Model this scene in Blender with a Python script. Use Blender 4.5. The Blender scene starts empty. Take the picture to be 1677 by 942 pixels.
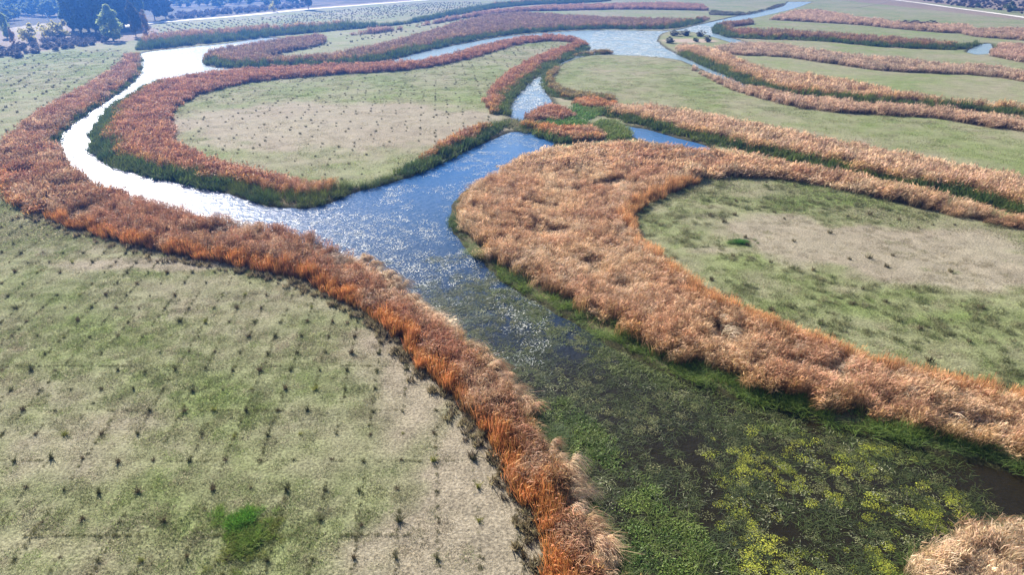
import bpy, bmesh, math, random
import numpy as np
from mathutils import Vector, Matrix

R = math.radians
S = bpy.context.scene
COL = S.collection
rng = np.random.default_rng(7)
random.seed(7)

# ------------------------------------------------------------------ camera, light, exposure
CAM_H, PITCH, LENS = 27.0, 25.5, 23.9
cam = bpy.data.objects.new('camera', bpy.data.cameras.new('camera'))
COL.objects.link(cam)
cam.location = (0, 0, CAM_H)
cam.rotation_euler = (R(90 - PITCH), 0, 0)
cam.data.lens = LENS
cam.data.sensor_width = 36
cam.data.clip_start = 0.5
cam.data.clip_end = 9000
S.camera = cam

SUN_AZ, SUN_EL = -32.0, 34.0          # azimuth from +Y (ahead), negative = to the left
world = bpy.data.worlds.new('World')
S.world = world
world.use_nodes = True
wn = world.node_tree
bg = wn.nodes['Background']
sky = wn.nodes.new('ShaderNodeTexSky')
sky.sky_type = 'NISHITA'
sky.sun_disc = False
sky.sun_elevation = R(SUN_EL)
sky.sun_rotation = R(SUN_AZ)
sky.air_density = 1.3
sky.dust_density = 0.6
sky.ozone_density = 2.0
wn.links.new(sky.outputs[0], bg.inputs[0])
bg.inputs[1].default_value = 0.062

sun = bpy.data.objects.new('sun', bpy.data.lights.new('sun', 'SUN'))
COL.objects.link(sun)
sun.data.energy = 5.0
sun.data.angle = R(0.5)
sun.data.color = (1.0, 0.93, 0.82)
sd = Vector((math.sin(R(SUN_AZ)) * math.cos(R(SUN_EL)), math.cos(R(SUN_AZ)) * math.cos(R(SUN_EL)), math.sin(R(SUN_EL))))
sun.rotation_euler = sd.to_track_quat('Z', 'Y').to_euler()
sun.location = (-80, 120, 90)

S.view_settings.view_transform = 'Standard'
S.view_settings.look = 'None'
S.view_settings.gamma = 1
S.view_settings.exposure = 1.38
S.view_settings.use_curve_mapping = False

# ------------------------------------------------------------------ the survey: photo pixel -> point on the ground
FPX = 1677 * LENS / 36
CP, SP = math.cos(R(PITCH)), math.sin(R(PITCH))


def at(px, py, z=0.0):
    px = np.asarray(px, float); py = np.asarray(py, float)
    dx = (px - 838.5) / FPX
    v = (471 - py) / FPX
    Y = CP + v * SP
    Z = -SP + v * CP
    t = (z - CAM_H) / Z
    return dx * t, Y * t


def smooth_path(P, n=6, closed=False):
    P = np.asarray(P, float)
    N = len(P)
    out = []
    rng_i = range(N) if closed else range(N - 1)
    for i in rng_i:
        if closed:
            p0, p1, p2, p3 = P[(i - 1) % N], P[i], P[(i + 1) % N], P[(i + 2) % N]
        else:
            p0, p1, p2, p3 = P[max(i - 1, 0)], P[i], P[i + 1], P[min(i + 2, N - 1)]
        for k in range(n):
            t = k / n
            out.append(0.5 * ((2 * p1) + (-p0 + p2) * t + (2 * p0 - 5 * p1 + 4 * p2 - p3) * t * t + (-p0 + 3 * p1 - 3 * p2 + p3) * t ** 3))
    if not closed:
        out.append(P[-1])
    return np.array(out)


def path(P, z=0.0, n=5):
    """pixel polyline -> world polyline (x, y), at height z"""
    P = smooth_path(P, n)
    x, y = at(P[:, 0], P[:, 1], z)
    return np.stack([x, y], 1)


def poly(*runs):
    """runs: (points, z) stretches joined into one closed outline on the ground"""
    return np.concatenate([path(p, z) for p, z in runs])


def inside(pts, pg):
    x, y = pts[:, 0], pts[:, 1]
    r = np.zeros(len(pts), bool)
    x0, y0 = pg[:, 0], pg[:, 1]
    x1, y1 = np.roll(x0, -1), np.roll(y0, -1)
    bb = (x >= x0.min()) & (x <= x0.max()) & (y >= y0.min()) & (y <= y0.max())
    idx = np.nonzero(bb)[0]
    xs, ys = x[idx], y[idx]
    c = np.zeros(len(idx), bool)
    for a, b, e, f in zip(x0, y0, x1, y1):
        if b == f:
            continue
        m = (b > ys) != (f > ys)
        c ^= m & (xs < (e - a) * (ys - b) / (f - b) + a)
    r[idx] = c
    return r


def dist(pts, pl, closed=False):
    """distance from points to a polyline"""
    a = pl if closed else pl[:-1]
    b = np.roll(pl, -1, 0) if closed else pl[1:]
    d2 = np.full(len(pts), 1e12)
    for p, q in zip(a, b):
        e = q - p
        L = e @ e
        if L < 1e-9:
            continue
        w = pts - p
        t = np.clip(w @ e / L, 0, 1)
        d = w - t[:, None] * e
        d2 = np.minimum(d2, (d * d).sum(1))
    return np.sqrt(d2)


def sdf(pts, pg, reach=12):
    """signed distance, negative inside; exact only near the outline"""
    out = np.full(len(pts), 1e3)
    lo, hi = pg.min(0) - reach, pg.max(0) + reach
    m = ((pts > lo) & (pts < hi)).all(1)
    if m.any():
        q = pts[m]
        d = dist(q, pg, True)
        d[inside(q, pg)] *= -1
        out[m] = d
    return out


_T = rng.random((256, 256))


def vnoise(x, y, s=1.0, seed=0):
    x = np.asarray(x) / s + seed * 17.3; y = np.asarray(y) / s + seed * 31.7
    xi = np.floor(x).astype(int); yi = np.floor(y).astype(int)
    u = x - xi; v = y - yi
    u = u * u * (3 - 2 * u); v = v * v * (3 - 2 * v)
    g = lambda a, b: _T[a & 255, b & 255]
    return (g(xi, yi) * (1 - u) + g(xi + 1, yi) * u) * (1 - v) + (g(xi, yi + 1) * (1 - u) + g(xi + 1, yi + 1) * u) * v


def fbm(x, y, s=1.0, seed=0, o=3):
    r = 0; a = 1; t = 0
    for k in range(o):
        r = r + a * vnoise(x, y, s / 2 ** k, seed + k * 5); t += a; a *= .55
    return r / t


def sstep(a, b, x):
    t = np.clip((x - a) / (b - a), 0, 1)
    return t * t * (3 - 2 * t)


def mix(a, b, t):
    t = np.asarray(t)[:, None]
    return np.asarray(a) * (1 - t) + np.asarray(b) * t


# ------------------------------------------------------------------ materials
def new_mat(name):
    m = bpy.data.materials.new(name)
    m.use_nodes = True
    nt = m.node_tree
    for n in list(nt.nodes):
        nt.nodes.remove(n)
    out = nt.nodes.new('ShaderNodeOutputMaterial')
    return m, nt, out


def nd(nt, t, **kw):
    n = nt.nodes.new(t)
    for k, v in kw.items():
        setattr(n, k, v)
    return n


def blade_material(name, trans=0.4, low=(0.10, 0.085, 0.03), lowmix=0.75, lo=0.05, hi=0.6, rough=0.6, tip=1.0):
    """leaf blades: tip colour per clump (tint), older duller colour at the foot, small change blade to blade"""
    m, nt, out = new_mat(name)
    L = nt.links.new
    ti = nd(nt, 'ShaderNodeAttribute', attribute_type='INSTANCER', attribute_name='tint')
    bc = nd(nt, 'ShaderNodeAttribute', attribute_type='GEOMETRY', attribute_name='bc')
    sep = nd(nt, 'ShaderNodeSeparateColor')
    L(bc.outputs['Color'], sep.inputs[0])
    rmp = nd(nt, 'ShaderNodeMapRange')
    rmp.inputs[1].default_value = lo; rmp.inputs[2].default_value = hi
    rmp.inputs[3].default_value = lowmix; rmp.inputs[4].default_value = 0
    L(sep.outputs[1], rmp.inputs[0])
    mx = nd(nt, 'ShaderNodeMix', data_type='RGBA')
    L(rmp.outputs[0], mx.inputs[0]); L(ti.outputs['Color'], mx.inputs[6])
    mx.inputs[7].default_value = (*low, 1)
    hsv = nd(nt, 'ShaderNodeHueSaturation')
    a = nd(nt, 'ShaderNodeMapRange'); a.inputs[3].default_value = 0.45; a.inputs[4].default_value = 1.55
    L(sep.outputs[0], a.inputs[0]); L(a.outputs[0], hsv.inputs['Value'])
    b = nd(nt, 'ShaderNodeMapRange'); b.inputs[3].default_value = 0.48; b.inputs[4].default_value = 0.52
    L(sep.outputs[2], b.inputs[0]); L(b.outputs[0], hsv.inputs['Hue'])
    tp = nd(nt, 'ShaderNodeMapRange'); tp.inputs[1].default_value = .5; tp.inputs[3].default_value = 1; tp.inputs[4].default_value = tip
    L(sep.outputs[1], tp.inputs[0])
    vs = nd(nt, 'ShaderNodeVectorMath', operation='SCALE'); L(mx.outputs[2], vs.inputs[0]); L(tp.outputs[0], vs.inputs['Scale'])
    L(vs.outputs[0], hsv.inputs['Color'])
    p = nd(nt, 'ShaderNodeBsdfPrincipled')
    p.inputs['Roughness'].default_value = rough
    p.inputs['Specular IOR Level'].default_value = 0.25
    L(hsv.outputs[0], p.inputs['Base Color'])
    tr = nd(nt, 'ShaderNodeBsdfTranslucent')
    L(hsv.outputs[0], tr.inputs[0])
    sh = nd(nt, 'ShaderNodeMixShader'); sh.inputs[0].default_value = trans
    L(p.outputs[0], sh.inputs[1]); L(tr.outputs[0], sh.inputs[2])
    L(sh.outputs[0], out.inputs[0])
    return m


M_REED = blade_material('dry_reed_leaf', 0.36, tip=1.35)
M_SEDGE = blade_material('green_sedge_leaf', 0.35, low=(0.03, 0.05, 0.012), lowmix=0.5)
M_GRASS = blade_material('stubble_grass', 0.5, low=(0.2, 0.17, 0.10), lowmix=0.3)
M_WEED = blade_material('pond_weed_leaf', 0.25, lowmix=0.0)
m_ = M_WEED


def flake_material():
    m, nt, out = new_mat('pale_dead_leaf')
    L = nt.links.new
    ti = nd(nt, 'ShaderNodeAttribute', attribute_type='INSTANCER', attribute_name='tint')
    p = nd(nt, 'ShaderNodeBsdfPrincipled')
    p.inputs['Roughness'].default_value = 0.5
    p.inputs['Specular IOR Level'].default_value = 0.4
    L(ti.outputs['Color'], p.inputs['Base Color'])
    L(p.outputs[0], out.inputs[0])
    return m


M_FLAKE = flake_material()


def leaf_material(name, c1, c2, trans=0.35):
    m, nt, out = new_mat(name)
    L = nt.links.new
    bc = nd(nt, 'ShaderNodeAttribute', attribute_type='GEOMETRY', attribute_name='bc')
    sep = nd(nt, 'ShaderNodeSeparateColor')
    L(bc.outputs['Color'], sep.inputs[0])
    mx = nd(nt, 'ShaderNodeMix', data_type='RGBA')
    L(sep.outputs[0], mx.inputs[0])
    mx.inputs[6].default_value = (*c1, 1); mx.inputs[7].default_value = (*c2, 1)
    p = nd(nt, 'ShaderNodeBsdfPrincipled'); p.inputs['Roughness'].default_value = 0.6
    p.inputs['Specular IOR Level'].default_value = 0.3
    L(mx.outputs[2], p.inputs['Base Color'])
    tr = nd(nt, 'ShaderNodeBsdfTranslucent'); L(mx.outputs[2], tr.inputs[0])
    sh = nd(nt, 'ShaderNodeMixShader'); sh.inputs[0].default_value = trans
    L(p.outputs[0], sh.inputs[1]); L(tr.outputs[0], sh.inputs[2]); L(sh.outputs[0], out.inputs[0])
    return m


def solid_material(name, c1, c2, scale=3.0, rough=0.85, bump=0.3):
    m, nt, out = new_mat(name)
    L = nt.links.new
    tc = nd(nt, 'ShaderNodeTexCoord')
    no = nd(nt, 'ShaderNodeTexNoise'); no.inputs['Scale'].default_value = scale; no.inputs['Detail'].default_value = 6
    L(tc.outputs['Object'], no.inputs['Vector'])
    rp = nd(nt, 'ShaderNodeMapRange'); rp.inputs[1].default_value = .3; rp.inputs[2].default_value = .7
    L(no.outputs[0], rp.inputs[0])
    mx = nd(nt, 'ShaderNodeMix', data_type='RGBA')
    L(rp.outputs[0], mx.inputs[0])
    mx.inputs[6].default_value = (*c1, 1); mx.inputs[7].default_value = (*c2, 1)
    p = nd(nt, 'ShaderNodeBsdfPrincipled'); p.inputs['Roughness'].default_value = rough
    p.inputs['Specular IOR Level'].default_value = .1
    L(mx.outputs[2], p.inputs['Base Color'])
    bp = nd(nt, 'ShaderNodeBump'); bp.inputs['Strength'].default_value = bump
    L(no.outputs[0], bp.inputs['Height']); L(bp.outputs[0], p.inputs['Normal'])
    L(p.outputs[0], out.inputs[0])
    return m


M_BARK = solid_material('bark', (.07, .05, .035), (.16, .12, .09), 6)


# ------------------------------------------------------------------ object helpers
def tag(o, label=None, cat=None, group=None, kind=None):
    if label: o['label'] = label
    if cat: o['category'] = cat
    if group: o['group'] = group
    if kind: o['kind'] = kind
    return o


def mesh_np(name, V, F, mat=None, smooth=False):
    me = bpy.data.meshes.new(name)
    V = np.asarray(V, float)
    if isinstance(F, np.ndarray):
        n, k = F.shape
        me.vertices.add(len(V)); me.vertices.foreach_set('co', V.ravel().astype(np.float32))
        me.loops.add(n * k); me.loops.foreach_set('vertex_index', F.ravel().astype(np.int32))
        me.polygons.add(n)
        me.polygons.foreach_set('loop_start', np.arange(0, n * k, k, dtype=np.int32))
        me.update(calc_edges=True)
    else:
        me.from_pydata([tuple(v) for v in V], [], F)
    if mat: me.materials.append(mat)
    if smooth:
        me.polygons.foreach_set('use_smooth', np.ones(len(me.polygons), bool))
    me.validate()
    return me


def link(name, me, parent=None):
    o = bpy.data.objects.new(name, me)
    COL.objects.link(o)
    if parent is not None: o.parent = parent
    return o


def empty(name, loc, rz=0):
    o = bpy.data.objects.new(name, None)
    COL.objects.link(o)
    o.empty_display_size = 0.5
    o.location = loc; o.rotation_euler = (0, 0, rz)
    return o


def set_attr(me, name, typ, vals, dom='POINT'):
    a = me.attributes.new(name, typ, dom)
    key = {'FLOAT': 'value', 'INT': 'value', 'FLOAT_VECTOR': 'vector', 'FLOAT_COLOR': 'color'}[typ]
    a.data.foreach_set(key, np.asarray(vals).ravel().astype(np.int32 if typ == 'INT' else np.float32))


# ------------------------------------------------------------------ blades and clumps
def blades(base, ang, H, W, lean, droop, seg=3, r=None):
    """tapered curved leaf strips; returns verts, quads, per-vertex colour (rand, height, rand2)"""
    n = len(H)
    V = np.zeros((n, seg + 1, 2, 3)); C = np.zeros((n, seg + 1, 2, 4))
    r = r or rng
    f = np.stack([np.cos(ang), np.sin(ang)], 1)
    turn = r.uniform(0, 6.28, n)
    wv = np.stack([np.cos(turn), np.sin(turn)], 1)
    r1, r2 = r.random(n), r.random(n)
    for k in range(seg + 1):
        t = k / seg
        out = lean * t + droop * t * t
        up = H * (t - 0.28 * np.minimum(droop / np.maximum(H, .01), 1.6) * t ** 3)
        c = base[:, :2] + f * out[:, None]
        w = W * (1 - 0.85 * t ** 1.6) * 0.5
        for s, sg in ((0, -1), (1, 1)):
            V[:, k, s, :2] = c + wv * (w * sg)[:, None]
            V[:, k, s, 2] = base[:, 2] + up
            C[:, k, s] = np.stack([r1, np.full(n, t), r2, np.ones(n)], 1)
    idx = np.arange(n * (seg + 1) * 2).reshape(n, seg + 1, 2)
    F = np.stack([idx[:, :-1, 0], idx[:, :-1, 1], idx[:, 1:, 1], idx[:, 1:, 0]], -1).reshape(-1, 4)
    return V.reshape(-1, 3), F, C.reshape(-1, 4)


def blade_mesh(name, mat, V, F, C):
    me = mesh_np(name, V, F, mat)
    set_attr(me, 'bc', 'FLOAT_COLOR', C)
    return me


def disc(n, rad):
    a = rng.uniform(0, 2 * math.pi, n); q = np.sqrt(rng.random(n)) * rad
    return np.stack([np.cos(a) * q, np.sin(a) * q, np.zeros(n)], 1)


def reed_clump(name, n, rad, h, w, lean, droop, spread, mat, z0=0.0, seg=3, plumes=0, pl=.34, pw=.05):
    b = disc(n, rad)
    b[:, 2] = z0
    hh = h * rng.uniform(.7, 1.1, n)
    ang = rng.normal(0, spread, n)
    V, F, C = blades(b, ang, hh, w * rng.uniform(.6, 1.4, n), lean * rng.uniform(.4, 1.5, n), droop * rng.uniform(.2, 1.6, n), seg)
    if plumes:      # feathery heads and leaf tips carried near the top of the stems
        m = plumes
        b2 = disc(m, rad * 1.1)
        sh = (lean + droop) * .5
        b2[:, 0] += sh * np.cos(0) * min(1, 1.2 / max(spread, .5))
        b2[:, 2] = z0 + h * rng.uniform(.5, .95, m)
        L_ = pl * rng.uniform(.6, 1.4, m)
        tilt = rng.uniform(.3, 1.0, m)
        V2, F2, C2 = blades(b2, rng.normal(0, max(spread, .8), m), L_ * (1 - .7 * tilt), pw * rng.uniform(.6, 1.4, m), L_ * tilt * .7, L_ * tilt * .4, 2)
        C2[:, 1] = .7 + .3 * C2[:, 1]
        F = np.concatenate([F, F2 + len(V)]); V = np.concatenate([V, V2]); C = np.concatenate([C, C2])
    me = blade_mesh(name, mat, V, F, C)
    return bpy.data.objects.new(name, me)


def source_group(name, sources):
    """node group: stamps the source clumps on the points of the mesh that carries it"""
    ng = bpy.data.node_groups.new(name, 'GeometryNodeTree')
    ng.interface.new_socket('Geometry', in_out='INPUT', socket_type='NodeSocketGeometry')
    ng.interface.new_socket('Geometry', in_out='OUTPUT', socket_type='NodeSocketGeometry')
    N = ng.nodes; L = ng.links.new
    gi = N.new('NodeGroupInput'); go = N.new('NodeGroupOutput')
    join = N.new('GeometryNodeJoinGeometry')
    for o in reversed(sources):
        oi = N.new('GeometryNodeObjectInfo'); oi.inputs[0].default_value = o
        oi.inputs['As Instance'].default_value = False
        g2 = N.new('GeometryNodeGeometryToInstance')
        L(oi.outputs['Geometry'], g2.inputs[0]); L(g2.outputs[0], join.inputs[0])
    iop = N.new('GeometryNodeInstanceOnPoints')
    iop.inputs['Pick Instance'].default_value = True
    L(gi.outputs[0], iop.inputs['Points']); L(join.outputs[0], iop.inputs['Instance'])
    for nm, dt, sk in (('kind', 'INT', 'Instance Index'), ('rot', 'FLOAT_VECTOR', 'Rotation'), ('scl', 'FLOAT_VECTOR', 'Scale')):
        na = N.new('GeometryNodeInputNamedAttribute'); na.data_type = dt
        na.inputs[0].default_value = nm
        L(na.outputs[0], iop.inputs[sk])
    L(iop.outputs[0], go.inputs[0])
    return ng


def stuff(name, ng, P, rot, scl, kind, tint, label, cat, group=None):
    me = bpy.data.meshes.new(name)
    n = len(P)
    me.vertices.add(n); me.vertices.foreach_set('co', np.asarray(P, np.float32).ravel())
    set_attr(me, 'rot', 'FLOAT_VECTOR', rot); set_attr(me, 'scl', 'FLOAT_VECTOR', scl)
    set_attr(me, 'kind', 'INT', kind)
    set_attr(me, 'tint', 'FLOAT_COLOR', np.concatenate([np.clip(tint, 0.004, 1), np.ones((n, 1))], 1))
    o = link(name, me)
    md = o.modifiers.new('scatter', 'NODES'); md.node_group = ng
    return tag(o, label, cat, group, 'stuff')


# reeds: 0-3 upright, 4-7 leaning, 8-9 lodged (near);  +10: the same, sparser and coarser (far)
SRC = []
for far in (0, 1):
    n, rad, w, kw = ((34, .42, .03, dict(plumes=46)) if not far else (24, .9, .11, dict(plumes=34, pl=.5, pw=.13)))
    for i in range(4):
        SRC.append(reed_clump('reed_clump', n, rad, 1.65, w, .14, .16, 1.6, M_REED, **kw))
    for i in range(4):
        SRC.append(reed_clump('reed_clump', n, rad, 1.58, w, .25, .58, .55, M_REED, **kw))
    for i in range(2):
        SRC.append(reed_clump('reed_clump', n, rad, .55, w, .35, .8, .6, M_REED, z0=.1, **kw))
for i in range(3):    # 20-22: bare upright stems of the field-side wall
    SRC.append(reed_clump('reed_clump', 54, .40, 1.7, .034, .1, .16, 1.6, M_REED, plumes=10, pl=.25))
NG_REED = source_group('reed_scatter', SRC)
SSRC = []
for far in (0, 1):
    n, rad, w = ((40, .5, .03) if not far else (30, 1.0, .11))
    for i in range(4):
        SSRC.append(reed_clump('sedge_clump', n, rad, .95, w, .2, .4, 2.0, M_SEDGE))
NG_SEDGE = source_group('sedge_scatter', SSRC)

# ------------------------------------------------------------------ outlines surveyed from the photograph
Z = 1.4
left_water_edge_top = [(110, 268), (150, 292), (200, 308), (250, 320), (350, 343), (430, 356), (490, 368), (530, 383), (580, 408), (620, 440), (660, 466), (700, 492), (790, 540)]
WATER = [
    # main channel from the far left pool down to the bottom of the frame
    poly(([(40, 270), (100, 300), (150, 325), (250, 350), (350, 372), (480, 398), (540, 425), (600, 460), (650, 500), (720, 555), (800, 625), (860, 690), (905, 750), (950, 815), (985, 880), (1020, 960), (1060, 1100)], 0),
         ([(1500, 1100), (1480, 960), (1530, 890), (1620, 850), (1800, 830), (1800, 800), (1677, 775), (1560, 745), (1400, 705), (1250, 665), (1150, 630), (1040, 585), (940, 525), (870, 488), (800, 438), (762, 400), (740, 365), (745, 330), (780, 300), (850, 268), (905, 246), (905, 225), (880, 215), (835, 214)], 0),
         ([(760, 246), (700, 276), (650, 294), (590, 310), (540, 329), (500, 338), (440, 334), (380, 317), (300, 299), (230, 283), (170, 263), (150, 236), (162, 200), (192, 170), (242, 140), (310, 128), (370, 120)], 0),
         ([(500, 113), (620, 108), (700, 102), (780, 84), (860, 66), (930, 62), (966, 76)], 0),
         ([(966, 80), (920, 101), (872, 130), (838, 165), (832, 186), (855, 197), (905, 180), (906, 168), (892, 142), (901, 116), (950, 93), (1010, 89), (1100, 95), (1140, 108), (1190, 131), (1240, 150), (1238, 143), (1190, 122), (1150, 106), (1110, 88), (1088, 76), (1076, 66)], 0),
         ([(1078, 59), (1086, 53), (1108, 49), (1140, 52), (1165, 58), (1190, 66), (1218, 74), (1227, 71), (1206, 63), (1182, 57), (1167, 50), (1170, 42), (1205, 34), (1250, 25), (1300, 13), (1330, 2)], 0),
         ([(1290, 2), (1280, 10), (1240, 18), (1200, 27), (1150, 38), (1095, 49), (1000, 48), (930, 50), (830, 58), (760, 70), (690, 84), (640, 97), (560, 108), (480, 112), (400, 112), (345, 108), (331, 97), (345, 84), (400, 76), (460, 66), (440, 60), (370, 70), (300, 77), (229, 87), (232, 110), (214, 136), (170, 167), (130, 192), (100, 216), (90, 240)], 0)),
    # sliver between the reed bar and the long right-hand belt, and the hidden ditch it runs into
    poly(([(1015, 203), (1060, 210), (1110, 224), (1160, 238), (1150, 247), (1130, 246), (1070, 235), (1030, 220)], 0)),
    # pond at the far right
    poly(([(1582, 84), (1600, 73), (1622, 70), (1626, 80), (1618, 87), (1600, 88)], 0)),
    # ditch between the far double belts
    poly(([(880, 10), (915, 6), (960, 5), (950, 11), (900, 12)], 0)),
]

BELTS = []   # dicts: outline, colours, style


def belt(key, label, outline, a, b, c=None, gh=1.5, green=None, edge=None, lean=0.5, wind=0.0, h=1.0, lodged=0.15, hue_edge=None, edgew=2.2, dens=1.0, greenw=1.8):
    BELTS.append(dict(key=key, label=label, pg=outline, a=np.array(a), b=np.array(b), c=np.array(c if c is not None else b), green=green, edge=edge, lean=lean,
                      wind=wind, h=h, lodged=lodged, hue=hue_edge, edgew=edgew, dens=dens, greenw=greenw, gh=gh))


ORANGE, RUST, BROWN = (.42, .185, .062), (.295, .138, .078), (.285, .158, .09)
PINK, TAN, STRAW = (.41, .24, .14), (.455, .31, .185), (.56, .44, .30)
MAUVE = (.26, .155, .105)
# --- left belt round the outside of the first bend
b1_out = [(-6, 296), (40, 342), (100, 368), (200, 398), (300, 422), (400, 438), (480, 458), (540, 484), (600, 518), (655, 566), (700, 612), (765, 684), (815, 745), (850, 805), (875, 865), (890, 942), (900, 1010)]
b1_low_in = [(1085, 1010), (1042, 942), (1003, 868), (960, 790), (915, 715), (870, 655), (800, 588), (745, 545)]
b1_top_in = [(700, 492), (660, 466), (620, 442), (580, 410), (530, 385), (490, 369), (430, 357), (350, 344), (250, 320), (200, 308), (150, 291), (110, 264)]
b1_up_in = [(90, 240), (100, 216), (130, 192), (170, 167), (213, 137), (231, 110), (228, 88)]
b1_far = [(205, 84), (186, 104), (150, 128), (100, 154), (50, 184), (15, 212), (-14, 250)]
belt('b1', 'rust orange reed belt curving round the outer bank of the first bend, beside the near left field',
     poly((b1_out, 0), (b1_low_in, 0), (b1_top_in, Z), (b1_up_in, 0), (b1_far, Z)), RUST, BROWN, STRAW,
     green=[path(b1_up_in, 0), path(b1_low_in, 0)], edge=path(b1_out, 0), lean=.45, wind=-.6, lodged=.16, hue_edge=ORANGE, edgew=1.15, gh=1.0, greenw=1.2)
# --- ring belt round the oval field
b2_o1 = [(838, 200), (800, 226), (760, 246), (700, 276), (650, 294), (590, 310), (540, 329), (500, 338), (440, 334), (380, 317), (300, 299), (230, 283), (170, 263), (150, 236), (162, 200), (192, 170), (242, 140)]
b2_o2 = [(300, 122), (370, 111), (500, 104), (620, 99), (700, 93), (780, 73), (860, 57), (930, 56), (958, 66)]
b2_o3 = [(966, 78), (920, 101), (872, 130), (838, 165), (832, 188)]
b2_i1 = [(806, 187), (799, 165), (813, 140), (850, 110), (900, 88), (944, 72)]
b2_i2 = [(935, 69), (900, 67), (850, 73), (800, 87), (730, 105), (650, 116), (550, 122), (420, 134), (350, 148), (305, 166), (282, 185), (276, 206)]
b2_i3 = [(285, 226), (320, 246), (380, 264), (440, 277), (500, 287), (560, 289), (600, 285), (650, 270), (730, 225), (775, 203), (815, 190)]
belt('b2', 'red brown reed ring with green feet encircling the oval left hand field',
     poly((b2_o1, 0), (b2_o2, Z), (b2_o3, 0), (b2_i1, 0), (b2_i2, 0), (b2_i3, Z)), RUST, (.33, .165, .092),
     green=[path(b2_o1, 0), path(b2_o3, 0)], lean=.3, wind=-.4, lodged=.04, hue_edge=ORANGE, greenw=2.8, gh=1.5)
# --- tip and two arms beyond
b3_s = [(336, 104), (345, 108), (400, 111), (480, 110), (560, 107), (640, 96), (690, 84), (760, 69), (830, 57), (930, 49), (1000, 47), (1095, 47), (1150, 36)]
b3_n = [(1160, 26), (1130, 30), (1080, 30), (1000, 28), (930, 24), (840, 20), (770, 30), (720, 44), (660, 62), (600, 76), (540, 87), (480, 92), (432, 92), (430, 88)]
b3_a = [(450, 82), (500, 72), (530, 64), (526, 57), (480, 60), (440, 66), (400, 73), (350, 82), (331, 92)]
belt('b3', 'mauve brown reed belt starting as a pointed tip beside the glaring pool and running along the middle of the far channel',
     poly((b3_s, 0), (b3_n, Z), (b3_a, Z)), MAUVE, (.23, .145, .09), (.2, .17, .09), green=[path(b3_s, 0)], lean=.3, lodged=.05, greenw=5, h=1.35, gh=1.6)
# --- far bank north of the pool
b4_b = [(222, 82), (260, 80), (300, 75), (370, 68), (450, 59), (560, 49), (640, 42), (690, 35), (760, 22), (850, 9), (960, 4), (1000, 1)]
b4_t = [(990, -6), (940, -2), (840, 3), (765, 13), (690, 27), (640, 36), (560, 38), (500, 42), (400, 48), (300, 56), (235, 64)]
belt('b4', 'dark footed reed belt along the far bank below the pale dirt road',
     poly((b4_b, 0), (b4_t, Z)), (.33, .19, .11), (.30, .19, .11), green=[path(b4_b, 0)], lean=.25, lodged=.02, greenw=12, h=1.9, gh=1.6)
b5_b = [(570, 58), (620, 51), (660, 47), (720, 37), (765, 29), (850, 19), (920, 17), (1024, 15), (1110, 16), (1160, 17)]
b5_t = [(1150, 7), (1100, 4), (1020, 5), (950, 7), (880, 10), (800, 17), (740, 27), (660, 42), (610, 49)]
belt('b5', 'pinkish reed belt, northernmost before the far green meadow strip',
     poly((b5_b, 0), (b5_t, Z)), (.35, .21, .14), (.31, .18, .12), lean=.4, lodged=.05, h=1.4)
# --- right-hand side, from far to near
belt('b6', 'low dark reeds beside the top of the far right channel, under the meadow edge',
     poly(([(1162, 24), (1215, 24), (1262, 14), (1285, 6)], 0), ([(1272, 4), (1250, 12), (1215, 17), (1165, 13)], 1.6)), (.14, .11, .07), (.12, .14, .07), lean=.2, h=.8)
belt('b7', 'dusty pink reed band ending in a rusty clump on the far right meadow',
     poly(([(1262, 32), (1330, 36), (1400, 40), (1480, 48), (1560, 54), (1592, 48)], 0), ([(1590, 40), (1545, 38), (1480, 36), (1440, 31), (1400, 26), (1345, 16), (1300, 16)], Z)),
     (.44, .285, .19), (.37, .24, .15), lean=.6, h=1.3)
b8_b = [(1166, 44), (1170, 54), (1200, 61), (1250, 64), (1340, 67), (1450, 77), (1550, 81), (1580, 80), (1606, 72)]
belt('b8', 'narrow dark faced reed belt looping to the small far right pond',
     poly((b8_b, 0), ([(1600, 64), (1575, 69), (1520, 66), (1440, 60), (1340, 52), (1250, 48), (1210, 46), (1196, 44), (1190, 40), (1230, 35), (1225, 32), (1180, 37)], Z)),
     (.30, .16, .10), (.22, .15, .09), green=[path(b8_b, 0)], lean=.3, greenw=5, h=1.4, gh=1.5)
belt('b9', 'pink brown reed band between two far right meadow strips, above the longest belt',
     poly(([(1200, 90), (1280, 93), (1350, 103), (1440, 115), (1530, 120), (1600, 123), (1677, 133), (1800, 150)], 0), ([(1800, 132), (1677, 112), (1600, 103), (1540, 100), (1480, 93), (1400, 86), (1310, 75), (1290, 70), (1228, 66), (1170, 72)], Z)),
     (.43, .285, .19), (.36, .24, .16), (.28, .235, .16), lean=.6, wind=.2)
b10_b = [(1112, 90), (1150, 106), (1190, 124), (1240, 145), (1300, 157), (1400, 167), (1500, 175), (1600, 183), (1677, 191), (1800, 204)]
belt('b10', 'tan reed belt with green lower flank running from the sandy islet to the right edge',
     poly((b10_b, 0), ([(1800, 190), (1677, 170), (1550, 158), (1470, 149), (1380, 130), (1290, 117), (1230, 104), (1195, 88), (1150, 74), (1110, 70)], Z)),
     (.45, .295, .175), (.42, .255, .13), green=[path(b10_b, 0)], lean=.6, wind=.2, greenw=3.5, h=1.2, gh=1.4)
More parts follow.
